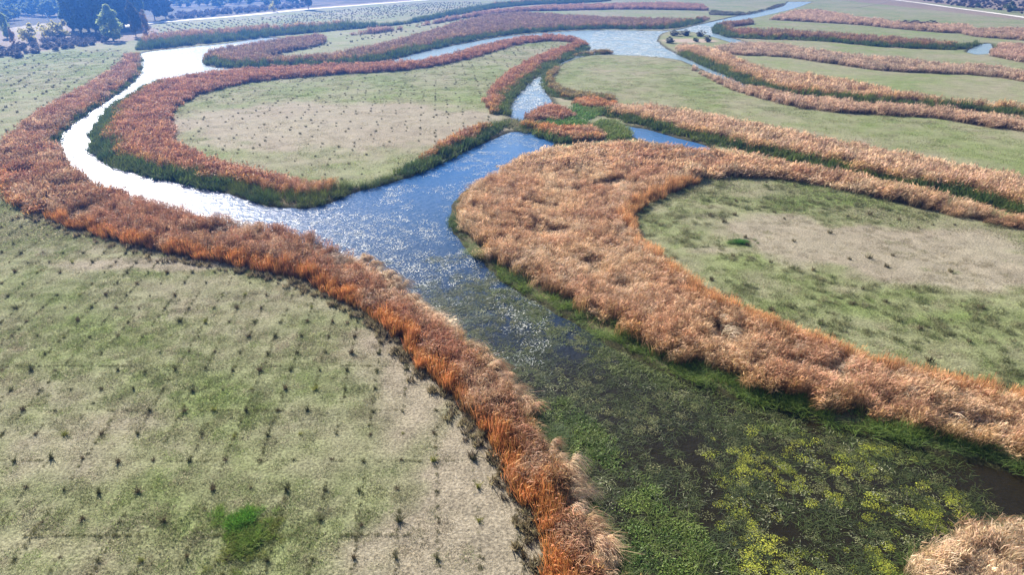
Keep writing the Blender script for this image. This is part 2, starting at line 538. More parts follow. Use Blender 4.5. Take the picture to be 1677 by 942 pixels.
belt('b11', 'thin pinkish reed belt edging the upper side of the wide middle right meadow',
     poly(([(1120, 104), (1145, 120), (1200, 147), (1280, 170), (1350, 182), (1440, 188), (1530, 193), (1600, 205), (1677, 215), (1800, 235)], 0),
          ([(1800, 216), (1677, 191), (1600, 181), (1530, 172), (1460, 167), (1390, 160), (1300, 151), (1240, 140), (1170, 120), (1135, 104)], Z)),
     (.45, .295, .19), (.40, .25, .155), lean=.6, wind=.2)
belt('b11b', 'pale pink reed bands at the far right edge beyond the small pond',
     poly(([(1560, 52), (1600, 60), (1677, 66), (1800, 78)], 0), ([(1800, 60), (1677, 44), (1610, 44), (1570, 42)], Z)), (.40, .24, .17), (.3, .2, .12), lean=.5)
belt('b11c', 'pale pink reeds behind the small far right pond, in a short tongue',
     poly(([(1622, 91), (1677, 103), (1800, 130)], 0), ([(1800, 84), (1677, 70), (1645, 67), (1628, 74)], Z)), (.42, .25, .18), (.36, .22, .15), lean=.5)
b12_l = [(1008, 170), (960, 164), (925, 162), (897, 150), (889, 128), (901, 110), (948, 92), (1000, 88)]
belt('b12a', 'thin olive reed fringe round the rounded left end of the middle right meadow',
     poly((b12_l, 0), ([(1000, 84), (950, 88), (918, 104), (905, 125), (915, 145), (940, 152), (1000, 160)], 0)), (.25, .17, .08), (.2, .16, .06), green=[path(b12_l, 0)], lean=.2, h=.75)
b12_b = [(958, 183), (1000, 193), (1050, 206), (1110, 221), (1200, 243), (1300, 266), (1400, 289), (1500, 310), (1600, 334), (1677, 352), (1800, 385)]
belt('b12', 'broad rosy tan reed belt with dark green foot below the wide middle right meadow',
     poly((b12_b, 0), ([(1800, 320), (1677, 288), (1600, 272), (1500, 252), (1400, 233), (1300, 213), (1200, 193), (1100, 174), (1010, 170), (975, 176)], Z)),
     PINK, TAN, green=[path(b12_b, 0)], lean=.7, wind=-.5, lodged=.12, greenw=2.2, gh=1.3, h=1.1)
b13_w = [(1800, 800), (1677, 768), (1560, 738), (1400, 700), (1250, 660), (1150, 625), (1040, 580), (940, 520), (870, 485), (800, 436), (762, 398), (742, 362), (748, 328)]
b13_n = [(780, 288), (850, 252), (900, 238), (960, 232), (1020, 229), (1080, 232), (1140, 240), (1200, 245), (1300, 264), (1400, 281), (1500, 304), (1600, 328), (1677, 347), (1800, 382)]
b13_e = [(1800, 412), (1677, 378), (1600, 362), (1500, 340), (1400, 315), (1320, 298), (1250, 291), (1180, 291), (1150, 288)]
b13_i = [(1140, 286), (1090, 305), (1052, 325), (1038, 345), (1052, 378), (1100, 418), (1160, 458), (1250, 502), (1350, 542), (1450, 573), (1550, 602), (1677, 627), (1800, 660)]
belt('b13', 'great tan reed bed on the right bank of the near channel, wrapping the right hand field',
     poly((b13_w, 0), (b13_n, Z), (b13_e, 0), (b13_i, Z)), TAN, PINK, STRAW,
     green=[path(b13_w, 0)], edge=path(b13_i, Z), lean=.72, wind=-.45, lodged=.2, hue_edge=(.45, .245, .11), edgew=1.8, greenw=1.0, gh=.85)
belt('b14', 'straw coloured reed clump in the bottom right corner of the near channel',
     poly(([(1450, 1010), (1475, 942), (1520, 905), (1575, 880), (1640, 866), (1800, 860), (1800, 1010)], .6)), TAN, STRAW, STRAW, lean=.8, wind=.4, lodged=.5, h=.8,
     green=[path([(1440, 990), (1460, 930), (1510, 885), (1600, 852), (1700, 842)], 0)], greenw=1.0, gh=.8)
belt('b15', 'rosy reed mound on the reed bar, beside the pale upper channel',
     poly(([(856, 196), (880, 199), (925, 196), (940, 192)], 0), ([(935, 178), (915, 168), (890, 167), (872, 176)], Z)), PINK, RUST, lean=.5, dens=1.2, h=.8)
belt('b16', 'rosy reed mound on the front of the reed bar, facing the blue reach',
     poly(([(848, 212), (880, 222), (905, 232), (960, 232), (985, 226)], 0), ([(970, 202), (935, 203), (900, 200), (860, 192)], Z)), PINK, ORANGE, lean=.5, dens=1.2, h=.85,
     green=[path([(835, 208), (880, 222), (905, 234), (960, 234), (1005, 230)], 0)], greenw=2.0)
belt('b17', 'small orange reed mound at the left end of the long rosy belt',
     poly(([(942, 172), (965, 178), (1000, 176), (1010, 172)], 0), ([(1000, 160), (975, 153), (950, 153), (940, 158)], Z)), ORANGE, PINK, lean=.3, h=.75)
B = {b['key']: b for b in BELTS}

HOLES = [  # flattened or open hollows in the reeds: pixel, radius in m, height factor
    (1190, 540, 2.2, .28), (1175, 528, 1.5, .3), (1060, 258, 2.6, .35), (1095, 262, 1.8, .4), (385, 368, 1.8, .4), (75, 210, 2.2, .55), (110, 300, 2.6, .55), (330, 348, 2.2, .5), (545, 415, 2.0, .5),
    (940, 735, 1.1, .35), (905, 700, 1.0, .45), (865, 640, .8, .5), (985, 905, 1.0, .4), (1290, 560, 1.2, .5), (1450, 660, 1.4, .55), (640, 470, 1.2, .5), (520, 400, 1.5, .5), (1010, 470, 1.4, .55)]
_hx, _hy = at([h[0] for h in HOLES], [h[1] for h in HOLES], 1.0)


def reed_points(pg, dens):
    lo, hi = pg.min(0) - 1, pg.max(0) + 1
    out = []
    # sample cell by cell so that density can follow the distance
    step = 12.0
    for gx in np.arange(lo[0], hi[0], step):
        for gy in np.arange(lo[1], hi[1], step):
            d = math.hypot(gx + step / 2, gy + step / 2)
            k = max(.5, min(8.5, 8.5 * (40 / max(d, 1)) ** 1.35)) * dens
            n = rng.poisson(k * step * step)
            out.append(np.stack([gx + rng.random(n) * step, gy + rng.random(n) * step], 1))
    P = np.concatenate(out)
    # ragged outline
    Q = P + np.stack([fbm(P[:, 0], P[:, 1], 2.5, 3) - .5, fbm(P[:, 0], P[:, 1], 2.5, 9) - .5], 1) * 1.6
    return P[inside(Q, pg)]


def build_belt(b):
    P = reed_points(b['pg'], b['dens'])
    n = len(P)
    x, y = P.T
    d = np.hypot(x, y)
    far = d > 95
    # height: two scales of unevenness, hollows, tapering at the outline
    h = b['h'] * (.78 + .35 * fbm(x, y, 5, 1) + .34 * (fbm(x, y, 1.6, 2) - .5)) * rng.uniform(.72, 1.18, n)
    for (hx, hy, (_, _, rad, f)) in zip(_hx, _hy, HOLES):
        q = sstep(rad * .55, rad, np.hypot(x - hx, y - hy))
        h *= f + (1 - f) * q
    de = dist(P, b['pg'], True)
    h *= .7 + .3 * sstep(.1, 1.0, de)
    na = fbm(x, y, 6, 4)
    nb = fbm(x, y, 2.2, 6)
    nl = fbm(x, y, 4.5, 8)
    lod = nl > (1 - b['lodged'] * 1.0) * .62 + .18
    lod &= de > .9
    if b['key'] == 'b1':
        cl = path([(560, 405), (640, 470), (710, 530), (790, 585), (855, 655), (910, 735), (955, 810), (996, 890), (1020, 960)], 0)
        strip_ = dist(P, cl) + (nb - .5) * 2.0 < 1.1
        lod |= strip_
    if b['lodged'] < .1:
        lod[:] = False
    leanm = rng.random(n) < b['lean']
    k = np.where(lod, 8 + rng.integers(0, 2, n), np.where(leanm, 4 + rng.integers(0, 4, n), rng.integers(0, 4, n)))
    t = np.clip((na - .5) * 2.6 + .5 + rng.normal(0, .18, n), 0, 1)
    ca, cb = b['a'], b['b']
    if b['key'] in ('b7', 'b9', 'b10', 'b11', 'b11b', 'b11c', 'b12'):     # mixed paler and greyer than the rest
        ca, cb = ca * .72 + np.array((.5, .40, .31)) * .28, cb * .72 + np.array((.5, .40, .31)) * .28
    tint = mix(ca, cb, t)
    tint = mix(np.zeros(3), np.ones(3), np.ones(n)) * tint
    u = np.clip((nb - .52) * 3.2, 0, 1) * .7
    u = np.where(lod, np.maximum(u, .5), u)
    if b['key'] == 'b1':
        u = np.where(strip_, np.maximum(u, .45 + .5 * nb), u * .6)
    tint = tint * (1 - u[:, None]) + b['c'] * u[:, None]
    if b['edge'] is not None:
        e = 1 - sstep(b['edgew'] * .5, b['edgew'] * 1.25, dist(P, b['edge']) + (nb - .5) * 2)
        tint = tint * (1 - e[:, None]) + np.array(b['hue']) * e[:, None]
        wall = (e > .5) & ~far
        k = np.where(e > .5, np.where(far, rng.integers(0, 4, n), rng.integers(20, 23, n)), k)
    # greener towards the water
    if b['green']:
        gd = np.min([dist(P, g) for g in b['green']], 0) + (nb - .5) * 2.6 + (fbm(x, y, 9, 14) - .5) * 2.4 + rng.normal(0, .25, n)
        w = b['greenw']
        gm = gd < w
        # olive transition
        ol = (1 - sstep(w, w * 1.7, gd))[:, None] * .55
        tint = tint * (1 - ol) + np.array((.30, .16, .03)) * ol
        if b['key'] == 'b13':       # open dark gaps under the overhanging reeds
            gap = gm & (fbm(x, y, 4, 18) < .5)
            h = np.where(gap, h * .22, h)
    else:
        gm = np.zeros(n, bool)
    tint *= rng.uniform(.62, 1.38, (n, 1))
    if b['key'] == 'b1':
        h = np.where(strip_, h * .45, h)
    windf = b['wind'] + (fbm(x, y, 7, 12) - .5) * 3.4 + (fbm(x, y, 2, 15) - .5) * 2.2
    rot = np.stack([rng.normal(0, .06, n), rng.normal(0, .06, n), windf + rng.normal(0, .35, n)], 1)
    sx = rng.uniform(.85, 1.2, n)
    scl = np.stack([sx, sx, h], 1)
    z = np.full(n, -.05)
    Pz = np.column_stack([x, y, z])
    m = ~gm
    stuff('reed_belt', NG_REED, Pz[m], rot[m], scl[m], np.where(k < 20, k + 10 * far, k)[m], tint[m], b['label'], 'reed belt')
    if gm.sum() > 20:
        g2 = gm.copy()
        t2 = np.clip(na[g2] * 1.6 - .3 + rng.normal(0, .2, g2.sum()), 0, 1)
        tg = mix((.055, .10, .03), (.14, .17, .035) if b['key'] not in ('b13', 'b14') else (.18, .26, .045), t2)
        r2 = rot[g2].copy(); r2[:, 2] = rng.uniform(0, 6.28, g2.sum())
        s2 = scl[g2].copy()
        s2[:, 2] *= .75 + .45 * np.clip((gd[g2] / b['greenw']), 0, 1)
        s2[:, 2] *= b['gh'] * rng.uniform(.75, 1.2, g2.sum())
        lab = b['label'].split(',')[0]
        stuff('sedge_fringe', NG_SEDGE, Pz[g2], r2, s2, rng.integers(0, 4, g2.sum()) + 4 * far[g2], tg,
              'green sedge at the waterside foot of the ' + ' '.join(lab.split()[:9]), 'sedge')


# ------------------------------------------------------------------ ground cover maps
BLOBS = []  # (cx, cy, rx, ry, change of greenness)


def blob(px, py, rx, ry, g, soft=.5):
    x, y = at(px, py)
    BLOBS.append((float(x), float(y), rx, ry, g, soft))


blob(560, 200, 34, 20, -1.0)     # bare middle of the oval field
blob(480, 230, 14, 7, -.2)
blob(760, 170, 9, 14, .3)
blob(1400, 400, 17, 5.5, -1.0)      # bare middle of the right-hand field
blob(1600, 440, 14, 4.5, -1.0)
blob(1280, 370, 6, 4, -.6)
blob(1210, 400, 2.2, 1.6, .6)
blob(1130, 320, 7, 3, .25)
blob(1330, 330, 12, 2.5, .35)
blob(1500, 500, 10, 3.5, .3)
blob(800, 830, 3.5, 12, -.75)       # grey dry strip along the left belt
blob(700, 930, 5, 6, -.6)
blob(680, 640, 2.5, 6, -.45)
blob(640, 560, 4, 6, -.35)
blob(300, 432, 12, 1.8, -.55)
blob(250, 730, 9, 4, -.35)
blob(120, 700, 6, 5, -.25)
blob(180, 480, 14, 7, -.2)
blob(430, 870, 4, 2, .2)
blob(600, 500, 6, 5, .25)
blob(250, 430, 12, 2.2, -.2)


def greenness(x, y):
    g = .58 + (fbm(x, y, 16, 21) - .5) * .9 + (fbm(x, y, 3.2, 25) - .5) * .7
    for cx, cy, rx, ry, a, s in BLOBS:
        q = np.sqrt(((x - cx) / rx) ** 2 + ((y - cy) / ry) ** 2) + (fbm(x, y, 4, 27) - .5) * .6
        g = g + a * (1 - sstep(1 - s, 1 + s * .6, q))
    return np.clip(g, 0, 1)


GREEN, GREEN2, DRY, DRY2 = (.15, .195, .058), (.13, .16, .06), (.265, .235, .17), (.235, .195, .145)
LUSH = [(-1, 0)]


def grass_colour(x, y, jitter):
    g = np.clip(greenness(x, y) + rng.normal(0, jitter, len(x)), 0, 1)
    c = mix(mix(DRY, DRY2, fbm(x, y, 9, 31)), mix(GREEN, GREEN2, fbm(x, y, 11, 33)), g)
    return c


# ------------------------------------------------------------------ ground sheet
def water_depth(P):
    s = np.full(len(P), 1e3)
    for w in WATER:
        s = np.minimum(s, sdf(P, w, 6))
    return s


def build_ground():
    rows = [-900, -500, -250, -120, -60, -30, -12, 0, 8, 14]
    d = 16.0
    while d < 700:
        rows.append(d)
        d += max(.16, .0042 * d ** 1.12)
    rows += [760, 850, 1000, 1300, 1800, 2500, 3500]
    rows = np.array(rows, float)
    u = np.linspace(-1, 1, 620)
    u = np.sign(u) * (np.abs(u) * .82 + .18 * np.abs(u) ** 4)
    half = np.where(rows < 40, 75, 75 + (rows - 40) * .95)
    half = np.where(rows > 720, 1200 + (rows - 720) * .6, half)
    half = np.where(rows < 0, 1000, half)
    X = u[None, :] * half[:, None]
    X[:, 0] = np.minimum(X[:, 0], -1000); X[:, -1] = np.maximum(X[:, -1], 1000)
    Y = np.repeat(rows[:, None], len(u), 1)
    P = np.stack([X.ravel(), Y.ravel()], 1)
    s = water_depth(P)
    x, y = P.T
    z = (fbm(x, y, 5, 41) - .5) * .16 + (fbm(x, y, .8, 43) - .5) * .07 * (np.hypot(x, y) < 90)
    z *= 1 - sstep(150, 400, np.hypot(x, y)) * .8
    s2 = s + (fbm(x, y, 2, 45) - .5) * .9
    z = z - .75 * (1 - sstep(-1.4, .5, s2))
    V = np.column_stack([x, y, z])
    nr, nc = X.shape
    i = np.arange(nr * nc).reshape(nr, nc)
    F = np.stack([i[:-1, :-1], i[:-1, 1:], i[1:, 1:], i[1:, :-1]], -1).reshape(-1, 4)
    m, nt, out = new_mat('field_ground')
    L = nt.links.new
    at_ = nd(nt, 'ShaderNodeAttribute', attribute_type='GEOMETRY', attribute_name='gcol')
    tc = nd(nt, 'ShaderNodeTexCoord')
    n1 = nd(nt, 'ShaderNodeTexNoise'); n1.inputs['Scale'].default_value = 6.0; n1.inputs['Detail'].default_value = 8; n1.inputs['Roughness'].default_value = .7
    L(tc.outputs['Object'], n1.inputs['Vector'])
    n2 = nd(nt, 'ShaderNodeTexNoise'); n2.inputs['Scale'].default_value = .45; n2.inputs['Detail'].default_value = 5
    L(tc.outputs['Object'], n2.inputs['Vector'])
    mr = nd(nt, 'ShaderNodeMapRange'); mr.inputs[1].default_value = .28; mr.inputs[2].default_value = .72; mr.inputs[3].default_value = .2; mr.inputs[4].default_value = 1.75
    L(n1.outputs[0], mr.inputs[0])
    mr2 = nd(nt, 'ShaderNodeMapRange'); mr2.inputs[1].default_value = .3; mr2.inputs[2].default_value = .7; mr2.inputs[3].default_value = .85; mr2.inputs[4].default_value = 1.15
    L(n2.outputs[0], mr2.inputs[0])
    mu = nd(nt, 'ShaderNodeMath', operation='MULTIPLY'); L(mr.outputs[0], mu.inputs[0]); L(mr2.outputs[0], mu.inputs[1])
    # drill lines across the field
    wv = nd(nt, 'ShaderNodeTexWave', bands_direction='Y'); wv.inputs['Scale'].default_value = .62; wv.inputs['Distortion'].default_value = 1.2
    wv.inputs['Detail'].default_value = 3; wv.inputs['Detail Scale'].default_value = 2
    L(tc.outputs['Object'], wv.inputs['Vector'])
    mr3 = nd(nt, 'ShaderNodeMapRange'); mr3.inputs[3].default_value = .96; mr3.inputs[4].default_value = 1.03
    L(wv.outputs['Color'], mr3.inputs[0])
    mu2 = nd(nt, 'ShaderNodeMath', operation='MULTIPLY'); L(mu.outputs[0], mu2.inputs[0]); L(mr3.outputs[0], mu2.inputs[1])
    vm = nd(nt, 'ShaderNodeVectorMath', operation='SCALE')
    L(at_.outputs['Color'], vm.inputs[0]); L(mu2.outputs[0], vm.inputs['Scale'])
    p = nd(nt, 'ShaderNodeBsdfPrincipled'); p.inputs['Roughness'].default_value = .95
    p.inputs['Specular IOR Level'].default_value = .1
    L(vm.outputs[0], p.inputs['Base Color'])
    bp = nd(nt, 'ShaderNodeBump'); bp.inputs['Strength'].default_value = .9; bp.inputs['Distance'].default_value = .12
    L(n1.outputs[0], bp.inputs['Height']); L(bp.outputs[0], p.inputs['Normal'])
    L(p.outputs[0], out.inputs[0])
    me = mesh_np('ground', V, F, m, True)
    g = greenness(x, y)
    col = mix(mix(DRY, DRY2, fbm(x, y, 9, 31)), mix(GREEN, GREEN2, fbm(x, y, 11, 33)), g)
    # mud and algae under the water
    wet = (1 - sstep(.2, 1.5, s2))
    col = col * (1 - wet[:, None]) + np.array((.035, .033, .014)) * wet[:, None]
    # sand of the islet, bare reed litter inside the belts
    ix, iy = at(1130, 66)
    q = 1 - sstep(.8, 1.15, np.hypot((x - ix) / 11, (y - iy) / 8))
    q *= s > -.2
    col = col * (1 - q[:, None]) + np.array((.33, .26, .20)) * q[:, None]
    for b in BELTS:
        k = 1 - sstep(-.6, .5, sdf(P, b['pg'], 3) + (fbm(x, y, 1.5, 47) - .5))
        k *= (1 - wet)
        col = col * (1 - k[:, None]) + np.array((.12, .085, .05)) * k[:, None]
    # dry scrubland beyond the roads
    far = scrub_mask(x, y)
    col = col * (1 - far[:, None]) + mix((.17, .13, .10), (.24, .19, .15), fbm(x, y, 20, 51)) * far[:, None]
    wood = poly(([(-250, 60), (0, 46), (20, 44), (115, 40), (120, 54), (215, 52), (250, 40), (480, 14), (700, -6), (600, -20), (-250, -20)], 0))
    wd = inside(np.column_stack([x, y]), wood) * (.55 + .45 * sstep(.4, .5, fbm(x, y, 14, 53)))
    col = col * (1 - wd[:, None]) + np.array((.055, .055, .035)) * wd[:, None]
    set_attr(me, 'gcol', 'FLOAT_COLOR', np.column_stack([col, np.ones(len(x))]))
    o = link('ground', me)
    o['kind'] = 'structure'


ROAD_L = [(196, 43), (250, 37), (300, 33), (400, 25), (500, 15), (600, 7), (690, 0), (800, -8)]
ROAD_R = [(1380, -9), (1480, 1), (1560, 12), (1620, 20), (1677, 28), (1800, 46)]
road_l = path(ROAD_L); road_r = path(ROAD_R)


def scrub_mask(x, y):
    P = np.column_stack([x, y])
    # beyond the left road / right road
    yl = np.interp(x, road_l[:, 0], road_l[:, 1], left=road_l[0, 1], right=1e5)
    yr = np.interp(x, road_r[::-1, 0] if road_r[0, 0] > road_r[-1, 0] else road_r[:, 0], road_r[::-1, 1] if road_r[0, 0] > road_r[-1, 0] else road_r[:, 1], left=1e5, right=road_r[-1, 1])
    m = sstep(0, 6, y - yl) + sstep(0, 6, y - yr)
    m = np.clip(m, 0, 1) + (y > 800)
    lp = poly(([(-200, 130), (0, 92), (40, 88), (100, 78), (150, 70), (185, 72), (215, 66), (235, 60), (250, 45), (60, 30), (-200, 40)], 0))
    m = np.clip(m + inside(P, lp), 0, 1)
    return m


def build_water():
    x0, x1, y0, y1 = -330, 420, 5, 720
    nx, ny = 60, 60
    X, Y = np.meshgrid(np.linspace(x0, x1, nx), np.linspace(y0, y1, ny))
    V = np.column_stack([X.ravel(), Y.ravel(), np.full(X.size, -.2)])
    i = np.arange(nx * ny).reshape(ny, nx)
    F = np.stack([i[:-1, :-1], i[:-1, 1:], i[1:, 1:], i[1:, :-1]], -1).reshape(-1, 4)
    m, nt, out = new_mat('channel_water')
    L = nt.links.new
    tc = nd(nt, 'ShaderNodeTexCoord')
    sx = nd(nt, 'ShaderNodeSeparateXYZ'); L(tc.outputs['Object'], sx.inputs[0])
    mr = nd(nt, 'ShaderNodeMapRange'); mr.inputs[1].default_value = 42; mr.inputs[2].default_value = 100
    L(sx.outputs[1], mr.inputs[0])
    mx = nd(nt, 'ShaderNodeMix', data_type='RGBA')
    L(mr.outputs[0], mx.inputs[0])
    mx.inputs[6].default_value = (.012, .0095, .0045, 1)     # peaty, weed-choked reach
    mx.inputs[7].default_value = (.010, .080, .235, 1)       # open reach: reflected sky blue mixed into its own colour
    p = nd(nt, 'ShaderNodeBsdfPrincipled')
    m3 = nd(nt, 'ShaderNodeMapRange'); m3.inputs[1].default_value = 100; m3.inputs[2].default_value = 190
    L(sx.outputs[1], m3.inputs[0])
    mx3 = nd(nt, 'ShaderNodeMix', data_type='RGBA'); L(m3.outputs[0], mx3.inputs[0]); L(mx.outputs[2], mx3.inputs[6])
    mx3.inputs[7].default_value = (.17, .23, .27, 1)       # far pools: pale sky reflection put into the base colour
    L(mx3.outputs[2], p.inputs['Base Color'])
    p.inputs['IOR'].default_value = 1.33
    sp = nd(nt, 'ShaderNodeMapRange'); sp.inputs[1].default_value = 36; sp.inputs[2].default_value = 110
    sp.inputs[3].default_value = .2; sp.inputs[4].default_value = .45
    L(sx.outputs[1], sp.inputs[0]); L(sp.outputs[0], p.inputs['Specular IOR Level'])
    p.inputs['Roughness'].default_value = .235
    n1 = nd(nt, 'ShaderNodeTexNoise'); n1.inputs['Scale'].default_value = 1.5; n1.inputs['Detail'].default_value = 5; n1.inputs['Roughness'].default_value = .65
    mp = nd(nt, 'ShaderNodeMapping'); mp.inputs['Scale'].default_value = (1, .8, 1)
    L(tc.outputs['Object'], mp.inputs[0]); L(mp.outputs[0], n1.inputs['Vector'])
    bp = nd(nt, 'ShaderNodeBump'); bp.inputs['Strength'].default_value = .75; bp.inputs['Distance'].default_value = .15
    L(n1.outputs[0], bp.inputs['Height']); L(bp.outputs[0], p.inputs['Normal'])
    L(p.outputs[0], out.inputs[0])
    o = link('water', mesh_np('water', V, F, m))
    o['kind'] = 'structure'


def strip(name, pl, w, z, mat):
    t = np.gradient(pl, axis=0); t /= np.linalg.norm(t, axis=1)[:, None]
    nrm = np.stack([-t[:, 1], t[:, 0]], 1)
    V = []
    for s in (-.5, -.17, .17, .5):
        ww = w * (1 + .12 * np.sin(np.arange(len(pl)) * 1.7 + s))
        V.append(np.column_stack([pl + nrm * (s * ww)[:, None], np.full(len(pl), z + (.06 if abs(s) < .3 else 0))]))
    n = len(pl)
    V = np.concatenate(V)
    F = [(j * n + i, j * n + i + 1, (j + 1) * n + i + 1, (j + 1) * n + i) for j in range(3) for i in range(n - 1)]
    o = link(name, mesh_np(name, V, np.array(F), mat))
    o['kind'] = 'structure'
    return o


build_ground()
build_water()
M_ROAD = solid_material('pale_gravel', (.55, .52, .47), (.68, .65, .60), 1.0)
strip('road', road_l, 7.0, .12, M_ROAD)
strip('road', road_r, 4.0, .12, M_ROAD)
strip('path', path([(1390, 13), (1420, 9), (1450, 2), (1465, -6)]), 1.4, .10, solid_material('worn_earth', (.2, .17, .12), (.26, .22, .16)))

for b in BELTS:
    build_belt(b)

# ------------------------------------------------------------------ flattened locks of reed
def lock_source(n, L0, arch, w, fan):
    """a combed-over lock: blades rise together, arch and lie down the same way"""
    seg = 5
    b = np.column_stack([rng.normal(0, .10, n), rng.normal(0, .26, n), rng.uniform(0, .25, n)])
    ang = rng.normal(0, fan, n); Ls = L0 * rng.uniform(.6, 1.15, n); A = arch * rng.uniform(.5, 1.2, n)
    wd = w * rng.uniform(.6, 1.4, n); r1, r2 = rng.random(n), rng.random(n); ph = rng.normal(0, .12, n)
    V = np.zeros((n, seg + 1, 2, 3)); C = np.zeros((n, seg + 1, 2, 4))
    for k in range(seg + 1):
        t = k / seg
        d = Ls * (t ** 1.3); a2 = ang + ph * t * 3
        c = b[:, :2] + np.stack([np.cos(a2) * d, np.sin(a2) * d], 1)
        z = b[:, 2] + A * (math.sin(math.pi * min(1, t * .92) ** .75)) + .04
        nx, ny = -np.sin(a2), np.cos(a2)
        for q, sg in ((0, -1), (1, 1)):
            ww = wd * (1 - .7 * t) * .5 * sg
            V[:, k, q, 0] = c[:, 0] + nx * ww; V[:, k, q, 1] = c[:, 1] + ny * ww; V[:, k, q, 2] = z + ww * .5
            C[:, k, q] = np.stack([r1, np.full(n, .35 + .65 * t), r2, np.ones(n)], 1)
    i = np.arange(n * (seg + 1) * 2).reshape(n, seg + 1, 2)
    F = np.stack([i[:, :-1, 0], i[:, :-1, 1], i[:, 1:, 1], i[:, 1:, 0]], -1).reshape(-1, 4)
    return bpy.data.objects.new('reed_lock', blade_mesh('reed_lock', M_REED, V.reshape(-1, 3), F, C.reshape(-1, 4)))


NG_LOCK = source_group('lock_scatter', [lock_source(44, 1.5, .7, .04, .30), lock_source(50, 1.25, .5, .04, .4), lock_source(40, 1.7, .8, .04, .25), lock_source(46, 1.1, .4, .045, .6)])


def locks(P, ang, tint, label, size=(.8, 1.2)):
    n = len(P)
    sc = rng.uniform(*size, n)
    stuff('flattened_reeds', NG_LOCK, np.column_stack([P, rng.uniform(0, .25, n)]), np.column_stack([rng.normal(0, .1, n), rng.normal(0, .1, n), ang]),
          np.column_stack([sc, sc, sc * rng.uniform(.7, 1.2, n)]), rng.integers(0, 4, n), tint * rng.uniform(.75, 1.25, (n, 1)), label, 'reeds')


def locks_along(px, width, per_m, ang, spread, label, c1, c2, size=(.8, 1.2)):
    pl = path(px, 0, 14)
    L_ = np.hypot(*np.diff(pl, axis=0).T).sum()
    n = int(L_ * per_m)
    P = pl[rng.integers(0, len(pl), n)] + rng.normal(0, width, (n, 2))
    q = fbm(P[:, 0], P[:, 1], 2.4, 63)
    keep = q > .40                       # leave dark hollows
    P = P[keep]; n = len(P)
    a = ang + (fbm(P[:, 0], P[:, 1], 3.0, 65) - .5) * spread * 2 + rng.normal(0, .2, n)
    locks(P, a + rng.normal(0, .25, n), mix(c1, c2, rng.random(n)), label, size)


locks_along([(600, 425), (645, 474), (706, 530), (783, 592), (843, 656), (892, 728), (930, 798), (965, 872), (992, 950)], .40, 7, -.5, 1.9,
            'pale flattened straw reeds combed over inside the near end of the left belt', (.36, .20, .10), (.58, .43, .28), (.45, .85))
locks_along([(1180, 545), (1290, 575), (1390, 615), (1480, 650), (1600, 690), (1720, 720)], .9, 4, -.25, 1.0,
            'pale wind flattened reed locks along the front of the great tan reed bed', (.44, .31, .20), (.58, .46, .32), (.8, 1.3))
locks_along([(1545, 930), (1600, 910), (1660, 900), (1740, 905)], .6, 12, .3, .8,
            'flattened straw reed locks on the bottom right reed clump', (.46, .28, .14), (.62, .46, .29), (.7, 1.2))
locks_along([(330, 372), (420, 392), (500, 412), (560, 440)], .4, 2.5, -.3, 1.6,
            'brown flattened reed locks on the inner side of the left belt before the junction', (.28, .18, .12), (.44, .32, .22), (.6, 1.0))
locks_along([(1040, 252), (1090, 256), (1140, 268)], .9, 4, .2, 1.2, 'grey straw flattened reeds at the top of the great tan reed bed', (.36, .27, .18), (.5, .42, .3), (1.0, 1.6))

# ------------------------------------------------------------------ meadow grass
GSRC = []
for far in (0, 1):
    for i in range(5):
        n, rad, w, h = ((70, .45, .024, .15) if not far else (60, 1.1, .06, .14))
        GSRC.append(reed_clump('grass_patch', n, rad, h, w, .05, .07, 3, M_GRASS, z0=-.02, seg=2))
# 10-13 tall lush tufts
for i in range(3):
    GSRC.append(reed_clump('grass_patch', 60, .35, .45, .03, .12, .2, 3, M_GRASS, seg=2))
NG_GRASS = source_group('grass_scatter', GSRC)
ALLPG = [b['pg'] for b in BELTS]


def outside_all(P, margin=.3):
    ok = np.ones(len(P), bool)
    for pg in ALLPG:
        ok &= ~inside(P, pg)
    ok &= water_depth(P) > margin
    return ok


def field_pts(pg, dens):
    lo, hi = pg.min(0), pg.max(0)
    n = int(np.prod(hi - lo) * dens)
    P = lo + rng.random((n, 2)) * (hi - lo)
    P = P[inside(P, pg)]
    return P[outside_all(P)]


FIELDS = {
    'near left field': (poly(([(-260, 1060), (-200, 260), (0, 290), (60, 350), (200, 400), (400, 440), (540, 484), (655, 566), (765, 690), (850, 810), (890, 960), (900, 1060)], 0)), 5.0, 0),
    'oval field': (poly(([(275, 205), (300, 165), (420, 130), (650, 114), (850, 70), (950, 66), (850, 110), (800, 160), (815, 195), (730, 235), (600, 300), (400, 285), (300, 250)], 0)), .7, 1),
    'right hand field': (poly(([(1038, 345), (1080, 310), (1150, 288), (1250, 290), (1400, 315), (1600, 362), (1800, 412), (1800, 690), (1550, 625), (1350, 570), (1160, 490), (1060, 400)], 0)), 2.4, 0),
    'middle right meadow': (poly(([(900, 125), (950, 92), (1100, 95), (1200, 147), (1350, 182), (1530, 195), (1800, 235), (1800, 350), (1500, 265), (1200, 205), (1000, 175), (910, 155)], 0)), .5, 1),
    'upper left field': (poly(([(-200, 240), (0, 225), (100, 165), (190, 110), (205, 82), (100, 85), (0, 100), (-200, 140)], 0)), .6, 1),
}
